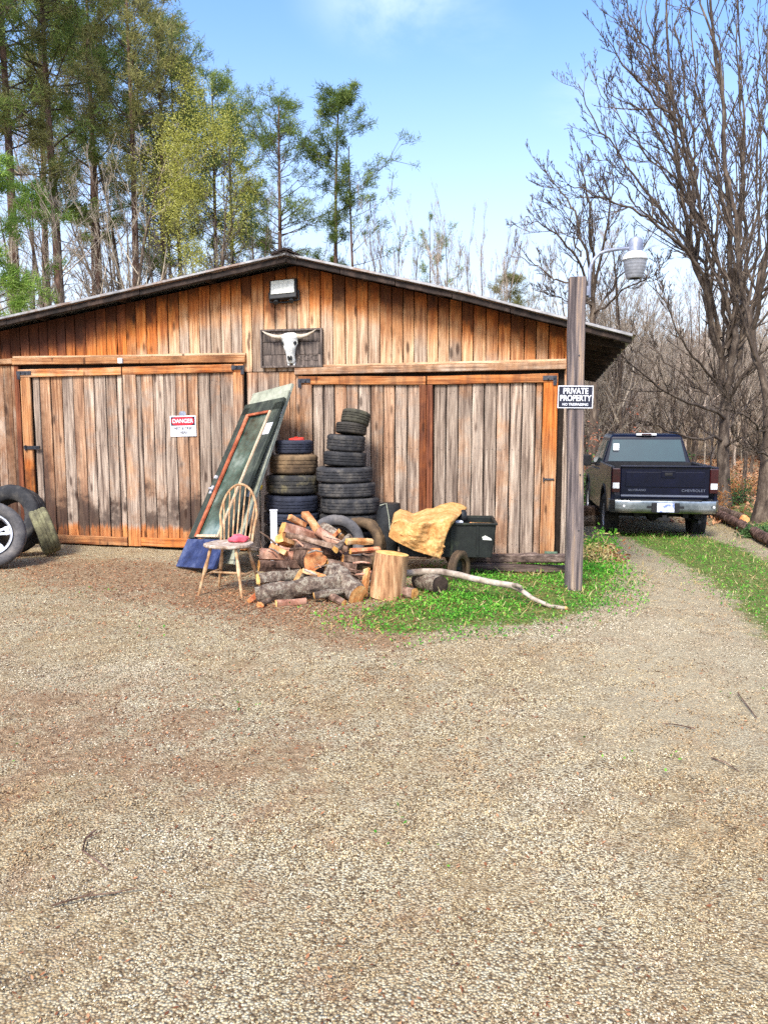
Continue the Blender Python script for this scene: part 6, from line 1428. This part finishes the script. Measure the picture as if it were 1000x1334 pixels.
hero('bare_tree', 'wide spreading bare tree behind the lamp, its trunk rising from the right eave', 773, 600, 24, [(773, 540, 0), (772, 480, 0), (771, 430, 0), (772, 395, 0)], .15, [
    ([(772, 396, 0), (755, 378, .3), (735, 368, .6), (712, 356, .9), (690, 345, 1.2), (668, 322, 1.4)], .06),
    ([(772, 396, 0), (758, 350, -.4), (738, 322, -.8), (716, 300, -1.2), (700, 288, -1.5), (684, 282, -1.8)], .06),
    ([(772, 396, 0), (766, 340, .4), (752, 290, .8), (738, 258, 1.1), (722, 240, 1.3), (706, 214, 1.5)], .07),
    ([(772, 396, 0), (773, 330, 0), (768, 280, -.3), (762, 240, -.5), (758, 200, -.6)], .075),
    ([(772, 396, 0), (780, 345, -.4), (792, 290, -.9), (798, 250, -1.2), (800, 208, -1.4)], .07),
    ([(772, 420, 0), (790, 385, .5), (812, 355, 1), (834, 330, 1.4), (856, 292, 1.8)], .055),
    ([(772, 410, 0), (796, 392, -.5), (822, 372, -1.1), (846, 362, -1.6), (868, 340, -2)], .05),
    ([(772, 400, 0), (756, 392, -.4), (735, 392, -.8), (712, 384, -1.2), (696, 378, -1.5)], .04)], 12, (13, 8, 4), .34, (.5,))
b_ = bare(3, 923, 24, 420, 'slim bare tree directly left of the thick trunk beside the pickup', None, .8)
b_ = bare(1, 972, 27, 330, 'dark bare tree between the thick trunk and the right edge tree', None, .9)

# --- undergrowth
def bush(name, label, cat_, loc, H, Rr, nleaf, mat, seed, per=14, L=.07, wd=.02, stems=14, group=None, sc=.09):
    rs = np.random.RandomState(seed); st = []; cen = []
    for k in range(stems):
        a = rs.uniform(0, 6.28); d = (math.cos(a) * Rr / H, math.sin(a) * Rr / H, 1); bp, brad = branch(rs, (rs.normal(0, .06), rs.normal(0, .06), -.05), d, H * rs.uniform(.6, 1.05), .012, 6, .12, 0, .3); st.append((bp, brad, 4))
        for w_ in range(nleaf // stems): j = rs.randint(1, 6); cen.append(bp[j] + (bp[j + 1] - bp[j]) * rs.rand() + rs.normal(0, .08 * H, 3))
    t_ = thing(name, label, cat_, loc, group=group); npmesh('stems', *tubes_np(st), 'twig', t_); lv_ = leaves(rs, np.array(cen), per, L, wd, sc); npmesh('foliage', lv_[0], lv_[1], mat, t_, v=lv_[2]); return t_
def gp(px, Y): x = P(px, 600, Y).x; return Vector((x, Y, float(gz(x, Y))))
bush('beech_sapling', 'young tree holding rusty dead leaves above the pickup cab beside the shed', 'tree', gp(803, 22), 2.6, 1.0, 150, 'rustleaf', 1, 9, .08, .022, 16, sc=.13)
bush('brush', 'orange brown brush heap right of the thick trunk', 'brush', gp(962, 22), 1.2, 1.1, 130, 'orangebrush', 2, 12, .1, .012)
bush('brush', 'orange brown brush growing at the foot of the thick bare tree', 'brush', gp(928, 20), .8, .6, 70, 'orangebrush', 3, 12, .09, .012)
bush('shrub', 'dark evergreen shrub right of the pickup cab', 'shrub', gp(884, 23), 1.5, .5, 110, 'shrub', 4, 12, .08, .025)
bush('shrub', 'small green shrub beneath the brush right of the thick trunk', 'shrub', gp(955, 20.5), .8, .6, 80, 'shrub', 5, 12, .06, .02)
bush('shrub', 'dark green shrub at the right edge in front of the fallen log', 'shrub', gp(985, 14.2), .35, .7, 110, 'shrub', 6, 12, .06, .02)
bush('shrub', 'evergreen shrub between the shed corner and the pickup', 'shrub', gp(770, 20), 1.7, .8, 130, 'shrub', 7, 12, .08, .025)
q = gp(786, 9.6); bush('weed', 'tall dry weeds on the verge right of the grey post', 'weed', q, .35, .3, 60, 'drygrass', 8, 10, .09, .008)
q = gp(775, 10.6); bush('weed', 'green weeds along the verge behind the grey post', 'weed', q, .4, .4, 90, 'grassleaf', 9, 12, .05, .015)
q = gp(797, 10.2); bush('weed', 'low tangle of brown weeds on the edge of the wheel track', 'weed', q, .22, .35, 60, 'deadleaf', 10, 12, .06, .012)
q = gp(790, 8.6); bush('weed', 'green weeds at the foot of the verge near the grey post', 'weed', q, .14, .35, 60, 'grassleaf', 11, 12, .04, .014)
a, b = G(928, 672), G(1012, 716); log(a + Vector((0, .2, .16)), b + Vector((0, .1, .1)), .1, 'bark', 'fallen pale log on the yellow grass bank at the right edge', 71, irregular=.12, group=None)
a, b = G(938, 668), G(990, 690); log(a + Vector((0, .7, .12)), b + Vector((0, .7, .12)), .1, 'bark', 'thinner dark log lying behind the pale log at the right', 72, group=None)
q = gp(764, 17.5); log(q + Vector((-.3, 0, .3)), q + Vector((.5, .2, .3)), .16, 'bark', 'log on top of the small heap left of the pickup', 73, group=None)
log(q + Vector((-.3, -.1, .12)), q + Vector((.5, .1, .12)), .14, 'bark_lichen', 'log at the bottom of the small heap left of the pickup', 74, group=None)
